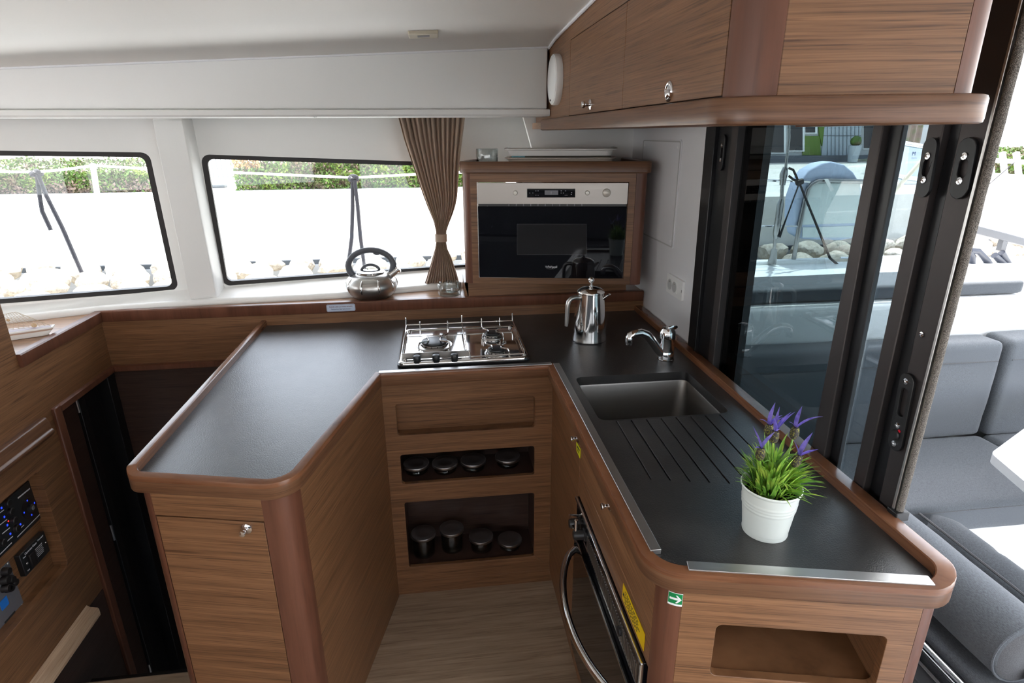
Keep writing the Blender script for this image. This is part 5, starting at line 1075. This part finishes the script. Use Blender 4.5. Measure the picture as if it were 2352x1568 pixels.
# ------------------------------------------------------------------ cockpit outside the sliding door
b = MB(); b.box(0.90, 4.2, -2.5, 2.1, -0.06, -0.01); o = struct(b.build('floor_cockpit', M['deck'])); o.name = 'floor'
b = MB(); b.box(0.95, 4.2, 1.53, 2.06, 0.0, 0.295); b.box(1.19, 1.60, 0.30, 1.53, 0.0, 0.295); b.box(0.95, 1.19, 0.30, 1.53, 0.0, 0.33); struct(b.build('floor_bench', M['deck'], bev=0.02, seg=3)).name = 'floor'; b = MB(); b.box(0.90, 4.2, 2.062, 2.42, 0.0, 0.962); struct(b.build('wall_cockpit', M['deck'], bev=0.02, seg=3))
b = MB(); b.prism([(0.93, 2.42), (3.6, 2.42), (3.6, 3.02), (0.93, 3.02)], 0.86, 0.925); b.box(0.93, 2.17, 3.0, 3.06, 0.90, 0.945); b.box(2.35, 2.62, 3.0, 3.06, 0.90, 0.945); struct(b.build('floor_sidedeck', M['deck'], bev=0.012, seg=3)).name = 'floor'
b = MB(); b.box(-9.0, 0.93, 2.9, 3.66, 0.60, 0.70); b.box(-9.0, -3.4, -3.9, 2.9, 0.60, 0.70); b.box(-3.4, 4.5, -3.9, -2.55, 0.60, 0.70); struct(b.build('floor_sidedeck2', M['deck'])).name = 'floor'  # fore and starboard decks added out of view to bounce sun onto the ceiling
b = MB(); b.prism([(-3.4, 1.85), (-2.75, 1.99), (-0.965, 2.46), (0.95, 2.88), (0.95, 3.22), (-0.965, 2.85), (-2.75, 2.38), (-3.8, 2.1)], 1.74, 1.80); b.box(-3.75, -3.3, -2.6, 2.1, 1.80, 1.84); b.box(-3.4, 0.95, -2.85, -2.45, 1.70, 1.74); struct(b.build('added_sun_overhang', M['deck'])).name = 'ceiling'  # unseen roof overhang, added to keep the sun off sill and ledge
b = MB(); b.box(0.95, 3.3, -2.5, 2.50, 2.06, 2.12); struct(b.build('ceiling_cockpit', M['deck'])).name = 'ceiling'
def cushion(name, label, cat, boxes, group=None, welt=None, rad=0.035, creases=None, material='cushion'):
    x0, x1, y0, y1, z0, z1 = boxes; loc = V(((x0+x1)/2, (y0+y1)/2, z0)); t = thing(name, label, cat, loc, group)
    bm_ = MB(); n = 22
    L = (x1-x0, y1-y0, z1-z0); cen = V(((x0+x1)/2, (y0+y1)/2, (z0+z1)/2))
    # rounded block with a soft crown
    me = bpy.data.meshes.new('pad'); bm = bmesh.new(); bmesh.ops.create_cube(bm, size=1.0); bmesh.ops.scale(bm, vec=L, verts=bm.verts)
    bmesh.ops.bevel(bm, geom=bm.edges[:], offset=rad, segments=5, profile=0.6, affect='EDGES')
    bmesh.ops.subdivide_edges(bm, edges=[e for e in bm.edges if e.calc_length() > 0.12], cuts=10, use_grid_fill=True)
    for v in bm.verts:
        p = v.co+cen; k = noise.noise(V((p.x*5, p.y*5, p.z*5)))*0.004+noise.noise(V((p.x*17, p.y*13, p.z*15)))*0.0012; v.co += v.normal*k
    bm.to_mesh(me); bm.free(); me.materials.append(M[material]); me.polygons.foreach_set('use_smooth', [True]*len(me.polygons))
    me.transform(Matrix.Translation(cen-loc)); o = bpy.data.objects.new('pad', me); COL.objects.link(o); o.parent = t; OFF[o.name] = loc
    return t
def seam(t, pts, r=0.0022): b = MB(); b.tube(pts, r, 6); return b.build('seam', M['welt'], t)
c1 = cushion('seat_cushion', 'long grey corner seat cushion under the left backrest cushion in the cockpit', 'cushion', (0.95, 2.205, 1.505, 1.955, 0.30, 0.42), 'cockpit seat cushions')
seam(c1, [V((1.0, 1.507, 0.395)), V((2.19, 1.507, 0.395))])
c2 = cushion('seat_cushion', 'grey seat cushion partly hidden behind the white cockpit table', 'cushion', (2.215, 3.3, 1.505, 1.955, 0.30, 0.42), 'cockpit seat cushions')
c3 = cushion('seat_cushion', 'grey seat cushion with a stitched front roll beside the sliding door', 'cushion', (1.185, 1.535, 0.45, 1.495, 0.30, 0.412), 'cockpit seat cushions')
me_roll = MB(); secs = []
for i in range(40):
    y = 0.45+1.045*i/39; pin = 0.004*max(0, math.cos((y-0.62)*2*math.pi/0.165))**12
    endr = min(1, math.sin(math.pi*min(0.5, max(0.02, (1.495-y)/0.07*0.5)))) if y > 1.43 else 1
    secs.append([V((1.600+math.cos(t)*(0.066-pin)*endr, y, 0.350+math.sin(t)*(0.078-pin)*(0.6+0.4*endr))) for t in [2*math.pi*k/22 for k in range(22)]])
me_roll.strip(secs); me_roll.build('front_roll', M['cushion'], c3, sharp=80)
seam(c3, [V((1.540, 0.46, 0.417)), V((1.540, 1.0, 0.419)), V((1.542, 1.485, 0.416))], 0.004)
zbk = ony(2200, 786, 1.96).z
k1 = cushion('backrest_cushion', 'left grey backrest cushion of the cockpit bench next to the sliding door', 'cushion', (0.96, 2.197, 1.935, 2.058, 0.415, zbk), 'cockpit backrest cushions', rad=0.03)
seam(k1, [V((1.0, 1.933, zbk-0.075)), V((2.18, 1.933, zbk-0.078))])
k2 = cushion('backrest_cushion', 'right grey backrest cushion of the cockpit bench at the edge of the photo', 'cushion', (2.212, 3.3, 1.925, 2.058, 0.415, zbk+0.008), 'cockpit backrest cushions', rad=0.03)
seam(k2, [V((2.23, 1.923, zbk-0.072)), V((3.25, 1.923, zbk-0.074))])
k4 = cushion('bench_pad', 'flat dark blue grey pad lying on the white coaming behind the backrests', 'cushion', (1.10, 2.43, 2.13, 2.37, 0.965, 1.022), rad=0.02, material='navy'); 
bo = thing('bolster', 'grey fabric bolster roll lying beside the sliding door', 'bolster', (1.265, 1.13, 0.412))
b = MB(); secs = []; R0 = 0.083
for y, r in ((1.405, 0.004), (1.403, 0.052), (1.395, 0.073), (1.38, R0), (1.20, R0+0.002), (1.10, R0), (0.97, R0+0.001), (0.892, R0), (0.880, R0-0.003), (0.874, R0-0.009)):
    secs.append([V((1.275+math.cos(t)*r, y, 0.4985+math.sin(t)*r)) for t in [2*math.pi*k/40 for k in range(40)]])
b.strip(secs, caps=True); b.build('roll', M['cushion'], bo, sharp=70)
b = MB(); b.lathe([(R0-0.008, 0.0), (R0-0.02, 0.008), (0.03, 0.011), (0.0001, 0.007)], (1.275, 0.8755, 0.4955), (0, -1, 0), 40); b.build('end_cap', M['welt'], bo, sharp=80)
b = MB(); b.tube([V((1.275+math.cos(t)*(R0-0.003), 0.879, 0.4955+math.sin(t)*(R0-0.003))) for t in [2*math.pi*k/40 for k in range(40)]], 0.003, 6, loop=True); b.build('piping', M['cushion'], bo)
b = MB(); b.tube([V((1.285+0.006*math.sin(i), 0.866-0.003*i, 0.475-0.008*i)) for i in range(7)], [0.014, 0.018, 0.018, 0.016, 0.013, 0.01, 0.005], 10, flat=1.6); b.build('pull_tab', M['welt'], bo)
tb = thing('cockpit_table', 'white cockpit table with a rounded corner in front of the grey bench', 'table', (2.4, 1.2, 0.0))
q = [onz(x, y, 0.66) for x, y in ((2276, 1040), (2352, 984))]; q2 = onz(2352, 1104, 0.66); dA = (q[1]-q[0]).normalized(); dB = (q2-q[0]).normalized()
ring = rpoly([q[0], q[0]+dB*0.8, q[0]+dB*0.8+dA*1.1, q[0]+dA*1.1], [0.05, 0.05, 0.05, 0.05], 6)
b = MB(); b.prism(ring, 0.63, 0.66); b.build('table_top', M['deck'], tb)
ct_ = q[0]+dB*0.4+dA*0.55; b = MB(); b.lathe([(0.20, -0.005), (0.19, 0.012), (0.05, 0.02), (0.045, 0.60), (0.09, 0.628)], (ct_.x, ct_.y, -0.005), Z_, 28); b.build('pedestal', M['mirrorsteel'], tb)
b = MB(); b.tube([V((1.165, y, 0.392)) for y in (0.30, 0.8, 1.45)], 0.0145, 14); b.tube([V((1.165, 0.34, 0.392)), V((1.165, 0.34, 0.33))], 0.0145, 12); b.tube([V((1.165, 1.40, 0.392)), V((1.165, 1.40, 0.33))], 0.0145, 12); tag(b.build('grab_rail', M['chrome']), 'polished steel grab rail beside the seat at the foot of the doorway', 'rail')
b = MB(); b.box(1.105, 1.150, 0.32, 1.50, 0.3305, 0.352); tag(b.build('dark_strap', M['blackweb'], bev=0.004), 'black padded strip lying along the white ledge beside the steel grab rail', 'padding')
# rails, shroud and lifebuoy on the side deck
YS = 3.03
s = lambda x, y, Y=YS: ony(x, y, Y)
st = thing('pushpit_rail', 'bent polished steel rail post on the side deck seen through the sliding door', 'rail', s(1820, 612))
b = MB(); b.tube([s(1819, 618), s(1834, 530), s(1850, 455), s(1855, 436), s(1864, 424), s(1878, 416), s(1900, 414), s(1985, 417)], 0.012, 12); b.build('rail_tube', M['rigsteel'], st)
b = MB(); b.tube([s(1730, 413), s(1860, 417)], 0.006, 8); b.tube([s(1730, 519), s(1834, 519)], 0.005, 8); b.build('guard_wire', M['chrome'], st)
b = MB(); b.tube([s(1960, 585), s(1955, 612)], 0.010, 8); b.tube([s(1930, 592), s(2000, 592)], 0.006, 8); b.build('lower_rail', M['chrome'], st)
b = MB(); p_ = s(1893, 411, YS-0.02); b.ext([p_, s(1902, 411, YS-0.02), s(1916, 436, YS-0.05), s(1909, 440, YS-0.05)], (0, 0.002, 0)); b.build('tape_end', M['line'], st)
shd = thing('shroud_turnbuckle', 'steel rigging shroud with turnbuckle standing on the deck edge', 'rigging', s(1772, 607, YS-0.02))
YT = YS-0.04; b = MB(); b.tube([s(1812, 240, YT), s(1812, 322, YT), s(1804, 390, YT)], 0.007, 10); b.build('wire', M['rigsteel'], shd)
b = MB(); b.tube([s(1804, 384, YT), s(1800, 400, YT), s(1797, 425, YT)], [0.012, 0.020, 0.014], 10); b.tube([s(1797, 425, YT), s(1795, 457, YT)], 0.009, 10); b.build('toggle', M['rigsteel'], shd)
b = MB(); b.tube([s(1795, 457, YT), s(1792, 470, YT), s(1788, 500, YT), s(1783, 535, YT), s(1781, 548, YT)], [0.010, 0.018, 0.017, 0.018, 0.010], 12); b.build('turnbuckle', M['rigsteel'], shd)
b = MB(); b.tube([s(1781, 546, YT), s(1778, 574, YT)], 0.008, 10); b.tube([s(1778, 572, YT), s(1776, 590, YT), s(1772, 606, YT)], [0.016, 0.020, 0.024], 8, flat=0.5); b.build('chain_plate', M['rigsteel'], shd)
sp_ = thing('webbing_strop', 'black webbing strop spread from the rail down to the deck', 'strap', s(1935, 592, YS-0.06))
b = MB(); b.tube([s(1790, 545, YS-0.06), s(1836, 420, YS-0.06), s(1906, 592, YS-0.06), s(1936, 618, YS-0.06)], 0.007, 8); b.tube([s(1812, 386, YS-0.06), s(1822, 390, YS-0.06), s(1828, 403, YS-0.06), s(1834, 418, YS-0.06)], 0.006, 8); b.tube([s(1812, 404, YS-0.06), s(1822, 412, YS-0.06), s(1836, 418, YS-0.06)], 0.006, 8); b.tube([s(1830, 420, YS-0.06), s(1843, 416, YS-0.06)], 0.016, 8); b.build('webbing', M['blackweb'], sp_)
YLB = YS+0.013
lb_ = thing('lifebuoy_cover', 'pale blue rounded lifebuoy cover hung behind the steel rail', 'lifebuoy', s(1905, 548, YLB))
prof_l = [(1830, 540), (1823, 500), (1826, 455), (1838, 420), (1858, 392), (1885, 376), (1912, 371), (1940, 378), (1962, 396), (1978, 424), (1984, 465), (1980, 510), (1970, 545), (1935, 552), (1880, 551), (1846, 549)]
b = MB(); b.ext([s(x, y, YLB) for x, y in prof_l], (0, 0.10, 0)); b.build('cover', M['buoy'], lb_, bev=0.02, seg=4)
b = MB(); b.ext([s(x, y, YLB-0.001) for x, y in ((1856, 420), (1975, 420), (1972, 512), (1840, 516))], (0, -0.004, 0)); b.ext([s(x, y, YLB-0.001) for x, y in ((1842, 522), (1970, 518), (1964, 545), (1842, 545))], (0, -0.004, 0)); b.build('pale_panel', M['buoy2'], lb_, bev=0.002)
for i, (pts, r) in enumerate((([(2040, 344), (2056, 333), (2068, 328), (2130, 338), (2160, 342)], 0.013), ([(2042, 396), (2050, 402), (2080, 408), (2130, 414), (2160, 418)], 0.013))):
    b = MB(); b.tube([s(x, y, YS+0.02) for x, y in pts], r, 10); tag(b.build('stern_rail', M['chrome']), ('upper' if i == 0 else 'lower')+' steel stern rail in front of the white power pedestal', 'rail', 'steel stern rails')
b = MB(); b.tube([s(2028, 468, YS-0.05), s(2120, 366, YS-0.05), s(2150, 333, YS-0.05)], 0.011, 10); tag(b.build('boat_hook', M['cream']), 'slanting pale pole leaning past the steel stern rails', 'pole')
gw = thing('gangway', 'grey gangway beam with dark blue tubes on the aft deck right of the doorway', 'gangway', s(2290, 640, 3.0))
gy_ = 2.9; b = MB(); b.tube([s(2225, 523, gy_), s(2300, 542, gy_), s(2420, 574, gy_)], 0.028, 4); b.build('beam', M['davitgrey'], gw, bev=0.004)
b = MB(); b.tube([s(2306, 548, gy_), s(2298, 575, gy_)], 0.022, 4); b.build('strut', M['davitgrey'], gw)
for pts in ([(2225, 578), (2233, 590), (2230, 640)], [(2228, 576), (2246, 577), (2268, 600), (2293, 642)], [(2284, 586), (2300, 600), (2332, 634)], [(2300, 580), (2326, 622)]):
    b = MB(); b.tube([s(x, y, gy_-0.03) for x, y in pts], 0.018, 10); b.build('tube', M['davit'], gw)
b = MB(); b.tube([s(2343+10*math.cos(t*1.3), 627+6*math.sin(t*2.1), gy_-0.06) for t in range(14)], 0.008, 8); b.build('rope_knot', M['rope'], gw)
b = MB(); b.tube([s(2080, 610, 3.0), s(2205, 480, 3.0), s(2330, 373, 3.0)], 0.0022, 6); tag(b.build('mooring_line', M['rope']), 'thin taut line running up across the white quay right of the door', 'line')
# lifelines and fender ropes beyond the windows
YL = 3.6; l_ = lambda x, y: ony(x, y, YL)
b = MB(); b.tube([l_(-420, 380), l_(-150, 390), l_(0, 394), l_(85, 395), l_(150, 389), l_(215, 380), l_(360, 389), l_(535, 396), l_(812, 408), l_(960, 400), l_(1140, 392)], 0.0065, 8); tag(b.build('lifeline', M['line']), 'upper white lifeline crossing both windows in front of the hedges', 'lifeline')
b = MB(); b.tube([l_(-420, 520), l_(110, 524), l_(240, 518), l_(820, 515), l_(1140, 512)], 0.005, 8); tag(b.build('lifeline', M['line']), 'lower white lifeline against the pale quay', 'lifeline')
b = MB(); b.tube([l_(214, 384), l_(252, 640)], 0.014, 12); b.ball(l_(214, 382), 0.018, 8); tag(b.build('stanchion', M['line']), 'white stanchion post outside the left window', 'stanchion')
def fender_rope(k, a, c, label):
    t = thing('fender_rope', label, 'rope', l_(*c[-1]), 'fender ropes tied to the lifeline')
    b = MB(); b.tube([l_(*p)+V((0, -0.004, 0)) for p in a], 0.011, 8); b.build('strand', M['rope'], t)
    b = MB(); b.tube([l_(*p)+V((0, -0.012, 0)) for p in c], 0.011, 8); b.build('strand', M['rope'], t)
    b = MB(); b.tube([l_(k[0]+9*math.cos(t_), k[1]+5*math.sin(t_))+V((0, 0.016*math.sin(t_*2), 0)) for t_ in [2*math.pi*i/16 for i in range(16)]], 0.012, 8, loop=True); b.build('hitch', M['rope'], t)
fender_rope((84, 397), [(86, 400), (92, 450), (98, 485), (118, 528)], [(90, 400), (110, 450), (145, 520), (190, 624)], 'dark grey fender rope tied to the lifeline outside the left window')
fender_rope((812, 409), [(810, 412), (810, 480), (808, 545), (800, 610)], [(815, 412), (822, 470), (828, 540), (838, 616)], 'dark grey fender rope tied to the lifeline above the kettle')
# ------------------------------------------------------------------ quay, boulders, hedges and the building ashore
QZ = 0.10
b = MB(); b.box(-45, 60, 14, 90, QZ-0.5, QZ); b.box(-45, 60, 14.0, 14.6, -1.12, QZ-0.5); struct(b.build('floor_quay', M['concrete'])).name = 'floor'
b = MB(); b.box(-45, 60, 13.9, 14.2, -1.75, -1.22); struct(b.build('trim_12', M['footing'])); b = MB(); b.box(-45, 60, 13.93, 14.2, -1.22, -1.12); struct(b.build('trim_13', M['asphalt']))
b = MB(); b.box(-80, 90, -60, 13.95, -2.4, -2.3); struct(b.build('floor_water', M['water'])).name = 'floor'
b = MB(); b.box(-45, 60, 9.6, 13.95, -2.35, -1.75); struct(b.build('floor_bank', M['rock'])).name = 'floor'
rr = random.Random(3); meshes = []
for k in range(6):
    me = bpy.data.meshes.new('boulder'); bm = bmesh.new(); bmesh.ops.create_icosphere(bm, subdivisions=3, radius=1.0)
    pl = [V((rr.gauss(0, 1), rr.gauss(0, 1), rr.gauss(0, 1))).normalized() for _ in range(9)]
    for v in bm.verts:
        d = v.co.normalized(); h = 1.0
        for p in pl: 
            c_ = d.dot(p)
            if c_ > 0.15: h = min(h, (0.70+0.12*(hash((k, round(p.x, 3))) % 3)/2)/c_)
        v.co = d*h*(1+0.06*noise.noise(d*3+V((k*7, 0, 0))))
    mx = max(v.co.length for v in bm.verts)
    for v in bm.verts: v.co /= mx
    bm.to_mesh(me); bm.free(); me.materials.append(M['rock']); me.polygons.foreach_set('use_smooth', [True]*len(me.polygons)); me.set_sharp_from_angle(angle=R(25)); meshes.append(me)
def boulders(xa, xb, rows_, lab, grp):
    for (y, zt, sz) in rows_:
        x = xa+rr.uniform(0, 0.4); last = 0.0
        while x < xb:
            s_ = sz*rr.uniform(0.66, 1.02); o = bpy.data.objects.new('boulder', meshes[rr.randrange(6)]); COL.objects.link(o)
            o.scale = (s_*rr.uniform(0.95, 1.25), s_*rr.uniform(0.80, 0.93), s_*rr.uniform(0.66, 0.85)); o.rotation_euler = (rr.uniform(-0.12, 0.12), rr.uniform(-0.12, 0.12), math.pi*rr.randrange(2)+rr.uniform(-0.12, 0.12))
            x += (last+o.scale.x)*1.03; last = o.scale.x; o.location = (x, y+rr.uniform(-0.02, 0.02), zt-o.scale.z*0.9+rr.uniform(-0.06, 0.06)); tag(o, lab, 'boulder', grp)
boulders(-10.2, 0.4, [(13.50, -0.90, 0.40), (12.78, -0.95, 0.40), (12.04, -0.99, 0.40), (11.28, -1.04, 0.41), (10.50, -1.10, 0.42)], 'pale boulder in the heap below the quay outside the two windows', 'boulders outside the windows')
boulders(7.6, 16.8, [(13.52, -0.90, 0.38), (12.82, -1.02, 0.39), (12.1, -1.14, 0.40), (11.36, -1.24, 0.40)], 'pale boulder in the heap below the quay beyond the sliding door', 'boulders beyond the sliding door')
def hedge(name, x0, x1, y0, y1, zf, zb, label, seed, n, brown, blossom=None):
    r2 = random.Random(seed); t = thing(name, label, 'hedge', ((x0+x1)/2, (y0+y1)/2, QZ)); g, tw, bs = MB(), MB(), MB()
    core = MB(); core.prism([(x0+0.15, y0+0.18), (x1-0.15, y0+0.18), (x1-0.15, y1), (x0+0.15, y1)], QZ, QZ+0.86*(zf-QZ)); core.build('core', M['twig'], t, bev=0.1)
    for k in range(n):
        f_ = r2.random(); x = r2.uniform(x0, x1)
        und = 0.10*noise.noise(V((x*1.1, seed, 0)))+0.05*noise.noise(V((x*3.1, seed, 5)))
        if f_ < 0.60: z = QZ+(zf+und-QZ)*r2.random(); y = y0+0.10*noise.noise(V((x*1.7, z*3, seed)))+r2.uniform(-0.06, 0.10)
        elif f_ < 0.95: u_ = r2.random(); y = y0+(y1-y0)*u_; z = zf+(zb-zf)*u_+und+r2.uniform(-0.06, 0.06)
        else: x = x0+r2.uniform(-0.05, 0.1) if r2.random() < 0.5 else x1+r2.uniform(-0.1, 0.05); y = r2.uniform(y0, y1); z = QZ+(zf-QZ)*r2.random()
        low = (z-QZ)/(zf-QZ); pb = brown(low, noise.noise(V((x*0.9, z*2.0, seed+3))))
        tgt = tw if r2.random() < pb else g
        if blossom and x < x0+blossom and z > zf-0.22 and r2.random() < 0.85: tgt = bs
        sz_ = r2.uniform(0.035, 0.075); c_ = V((x, y, z)); a = V((r2.gauss(0, 1), r2.gauss(0, 1), r2.gauss(0, 1))).normalized()
        e = a.cross(V((r2.gauss(0, 1), r2.gauss(0, 1), r2.gauss(0, 1)))).normalized()
        tgt.add([c_-a*sz_, c_+e*sz_*0.5, c_+a*sz_, c_-e*sz_*0.5], [(0, 1, 2, 3)])
    g.build('leaves', M['hedge'], t, smooth=False); tw.build('bare_twigs', M['twig'], t, smooth=False)
    if blossom: bs.build('tipped_leaves', M['blossom'], t, smooth=False)
hy = 18.3
hedge('hedge', ony(-260, 400, hy).x, ony(356, 400, hy).x, hy, hy+2.2, ony(200, 392, hy).z, ony(200, 366, hy+2.2).z, 'long hedge with bare brown twigs low down outside the left window', 5, 13000, lambda l, nz: 0.12+0.75*max(0, min(1, (0.62-l)*2.2+0.5*nz)))
hedge('hedge', ony(538, 400, hy).x, ony(1160, 400, hy).x, hy, hy+1.4, ony(700, 366, hy).z, ony(700, 352, hy+1.4).z, 'dense bright green hedge with orange tips at its left end outside the middle window', 9, 13000, lambda l, nz: 0.13+0.35*max(0, nz+0.1), 0.75)
hedge('hedge', ony(2262, 400, hy).x, ony(2480, 400, hy).x, hy, hy+1.4, ony(2330, 345, hy).z, ony(2330, 340, hy+1.4).z, 'green hedge behind the white railing at the right edge of the photo', 13, 4000, lambda l, nz: 0.15)
rl = thing('white_railing', 'white slatted railing in front of the hedge at the right edge of the photo', 'railing', ony(2330, 440, 17.6))
Q_ = lambda x, y: ony(x, y, 17.6)
for y_ in (369, 413):
    b = MB(); b.tube([Q_(2262, y_-2), Q_(2480, y_+10)], 0.10 if y_ < 400 else 0.28, 4); b.build('rail', M['deck'], rl)
for x_ in (2272, 2302, 2334, 2366):
    b = MB(); b.tube([Q_(x_, 350), Q_(x_+8, 420)], 0.09, 4); b.build('post', M['deck'], rl)
b = MB(); lw0, lw1 = ony(-260, 372, 23.5), ony(118, 371, 23.5); b.box(lw0.x, lw1.x, 23.5, 24.2, QZ, ony(60, 353, 23.5).z); o = b.build('parapet', M['deck'], bev=0.05); tag(o, 'low white parapet behind the hedge in the left window', 'wall')
b = MB(); lw0, lw1 = ony(122, 364, 23.6), ony(180, 364, 23.6); b.box(lw0.x, lw1.x, 23.6, 24.2, QZ, ony(150, 354, 23.6).z); tag(b.build('stone_block', M['concrete'], bev=0.04), 'grey block beside the white parapet in the left window', 'block')
fn = thing('quay_fence', 'thin dark railing on the quay at the top left of the middle window', 'fence', ony(505, 372, 24))
for i in range(7):
    b = MB(); p = ony(474+11*i, 372, 24); b.tube([V((p.x, 24, QZ)), V((p.x, 24, ony(480, 345, 24).z))], 0.02, 6); b.build('post', M['bldgrey'], fn)
b = MB(); p0, p1 = ony(470, 348, 24), ony(545, 350, 24); b.tube([p0, p1], 0.025, 6); b.build('rail', M['bldgrey'], fn)
b = MB(); p0, p1 = ony(470, 418, 19.3), ony(545, 424, 19.3); b.box(p0.x-0.5, p1.x-0.35, 19.2, 19.5, QZ, QZ+0.10); tag(b.build('kerb_stone', M['asphalt'], bev=0.02), 'dark kerb on the quay left of the green hedge', 'kerb')
YBd = 30.0; F_ = lambda x, y, d=0.0: ony(x, y, YBd-d)
bd = thing('street_shop', 'low white plank building with dark windows and green panels across the quay', 'building', F_(1850, 372))
xl, xr = F_(1560, 300).x, F_(2200, 300).x
b = MB(); b.box(xl, xr, YBd, YBd+5, QZ, 5.5); b.build('facade', M['bldwhite'], bd)
b = MB(); b.box(xl, xr, YBd-0.5, YBd, QZ, F_(1850, 357).z); b.build('plinth', M['bldgrey'], bd)
def fac(name, material, pts, d=0.06): b = MB(); b.ext([F_(x, y) for x, y in pts], (0, -d, 0)); return b.build(name, material, bd)
fac('dark_bay', M['blddark'], ((1560, 250), (1765, 250), (1765, 357), (1560, 357)), 0.05)
for x0_, x1_, y0_, y1_ in ((1772, 1800, 285, 350), (1812, 1843, 270, 345), (1850, 1872, 270, 304), (1984, 2012, 270, 340)):
    wn = fac('window_frame', M['deck'], ((x0_-3, y0_-3), (x1_+3, y0_-3), (x1_+3, y1_+3), (x0_-3, y1_+3)), 0.08); b = MB(); b.ext([F_(x, y, 0.085) for x, y in ((x0_, y0_), (x1_, y0_), (x1_, y1_), (x0_, y1_))], (0, -0.02, 0)); b.build('pane', M['bldpane'], wn)
fac('green_panel', M['bldgreen'], ((1842, 312), (1881, 312), (1884, 356), (1842, 356)), 0.07)
fac('green_stripe', M['bldgreen'], ((1876, 260), (1894, 260), (1886, 335), (1880, 312)), 0.10)
gd = fac('garage_door', M['pedestal'], ((1895, 260), (1978, 260), (1972, 357), (1885, 357)), 0.07)
b = MB()
for x_ in range(1900, 1976, 9): b.ext([F_(x_, 262, 0.075), F_(x_+1, 262, 0.075), F_(x_+0.5, 356, 0.075), F_(x_-0.5, 356, 0.075)], (0, -0.01, 0))
b.ext([F_(1890, 311, 0.075), F_(1978, 311, 0.075), F_(1978, 312.2, 0.075), F_(1890, 312.2, 0.075)], (0, -0.012, 0)); b.build('groove', M['bldgrey'], gd)
tpp = F_(1960, 358, 1.2); tpp.z = QZ; ty = thing('topiary_pot', 'clipped round topiary in a white pot in front of the building', 'potted plant', V((tpp.x, tpp.y, QZ)))
hp_ = F_(1960, 334, 1.2).z-tpp.z; b = MB(); b.lathe([(0.18, 0), (0.22, 0.02), (0.30, hp_-0.04), (0.31, hp_), (0.26, hp_), (0.25, hp_-0.1)], tpp, Z_, 24); b.build('pot', M['pedestal'], ty)
b = MB(); b.ball(tpp+V((0, 0, hp_+0.20)), 0.25, 12); o = b.build('ball', M['hedge'], ty); mdf = o.modifiers.new('d', 'DISPLACE'); tx = bpy.data.textures.new('n', 'CLOUDS'); tx.noise_scale = 0.08; mdf.texture = tx; mdf.strength = 0.12
# corner with trunks, bush and shore power pedestal
b = MB(); b.box(F_(2085, 300).x, F_(2300, 300).x, 27.0, 28.0, QZ, 5.0); tag(b.build('street_building', M['bldwhite']), 'plain pale wall behind the power pedestal', 'building')
tp0 = ony(2078, 380, 22.4); tr_ = thing('tree', 'tree with three brown trunks behind the bush by the power pedestal', 'tree', V((tp0.x, tp0.y, QZ)))
for i, x_ in enumerate((2064, 2078, 2092)):
    b = MB(); p = ony(x_, 380, 22.0+0.4*i); b.tube([V((p.x, p.y, QZ)), V((p.x+0.05, p.y, 1.5)), V((p.x-0.1, p.y, 4.9))], [0.14, 0.12, 0.10], 10); b.build('trunk', M['twig'], tr_)
b = MB(); r3 = random.Random(1)
for k in range(2600):
    d = V((r3.gauss(0, 1), r3.gauss(0, 1), r3.gauss(0, 1))).normalized(); c_ = V((tp0.x, tp0.y, 5.8))+V((d.x*1.7, d.y*1.7, d.z*1.4))*r3.uniform(0.4, 1.0); a = V((r3.gauss(0, 1), r3.gauss(0, 1), r3.gauss(0, 1))).normalized(); e = a.orthogonal().normalized(); b.add([c_-a*0.16, c_+e*0.08, c_+a*0.16, c_-e*0.08], [(0, 1, 2, 3)])
b.build('crown', M['hedge'], tr_, smooth=False)
bs_ = thing('bush', 'green bush left of the white power pedestal on the quay', 'bush', ony(2066, 400, 19)); b = MB(); r2 = random.Random(2); cb = ony(2066, 372, 19)
for k in range(2600):
    d = V((r2.gauss(0, 1), r2.gauss(0, 1), r2.gauss(0, 1))).normalized(); c_ = cb+V((d.x*0.42, d.y*0.42, d.z*0.48))*r2.uniform(0.8, 1.0); a = V((r2.gauss(0, 1), r2.gauss(0, 1), r2.gauss(0, 1))).normalized(); e = a.orthogonal().normalized(); b.add([c_-a*0.05, c_+e*0.03, c_+a*0.05, c_-e*0.03], [(0, 1, 2, 3)])
b.build('leaves', M['hedge'], bs_, smooth=False)
b = MB(); b.tube([V((cb.x, cb.y, QZ)), cb], 0.06, 8); b.build('stem', M['twig'], bs_)
pe = thing('power_pedestal', 'white shore power pedestal with a blue letter on the quay', 'pedestal', ony(2105, 408, 16.5)); U_ = lambda x, y: ony(x, y, 16.5)
b = MB(); b.ext([V((U_(2084, 410).x, 16.5, QZ)), V((U_(2128, 416).x, 16.5, QZ)), U_(2130, 332), U_(2090, 332)], (0, 0.35, 0)); b.build('body', M['pedestal'], pe, bev=0.03)
text('M', 0.15, U_(2099, 353)+V((0, -0.003, 0)), X_, Z_, M['inkblue'], pe, depth=0.002)
b = MB()
for j in range(2): 
    for i in range(5): c_ = U_(2094+2.6*i, 361+3*j)+V((0, -0.003, 0)); b.obox(c_, (0.018, 0.002, 0.010), X_, Y_)
b.build('small_print', M['inkblue'], pe)
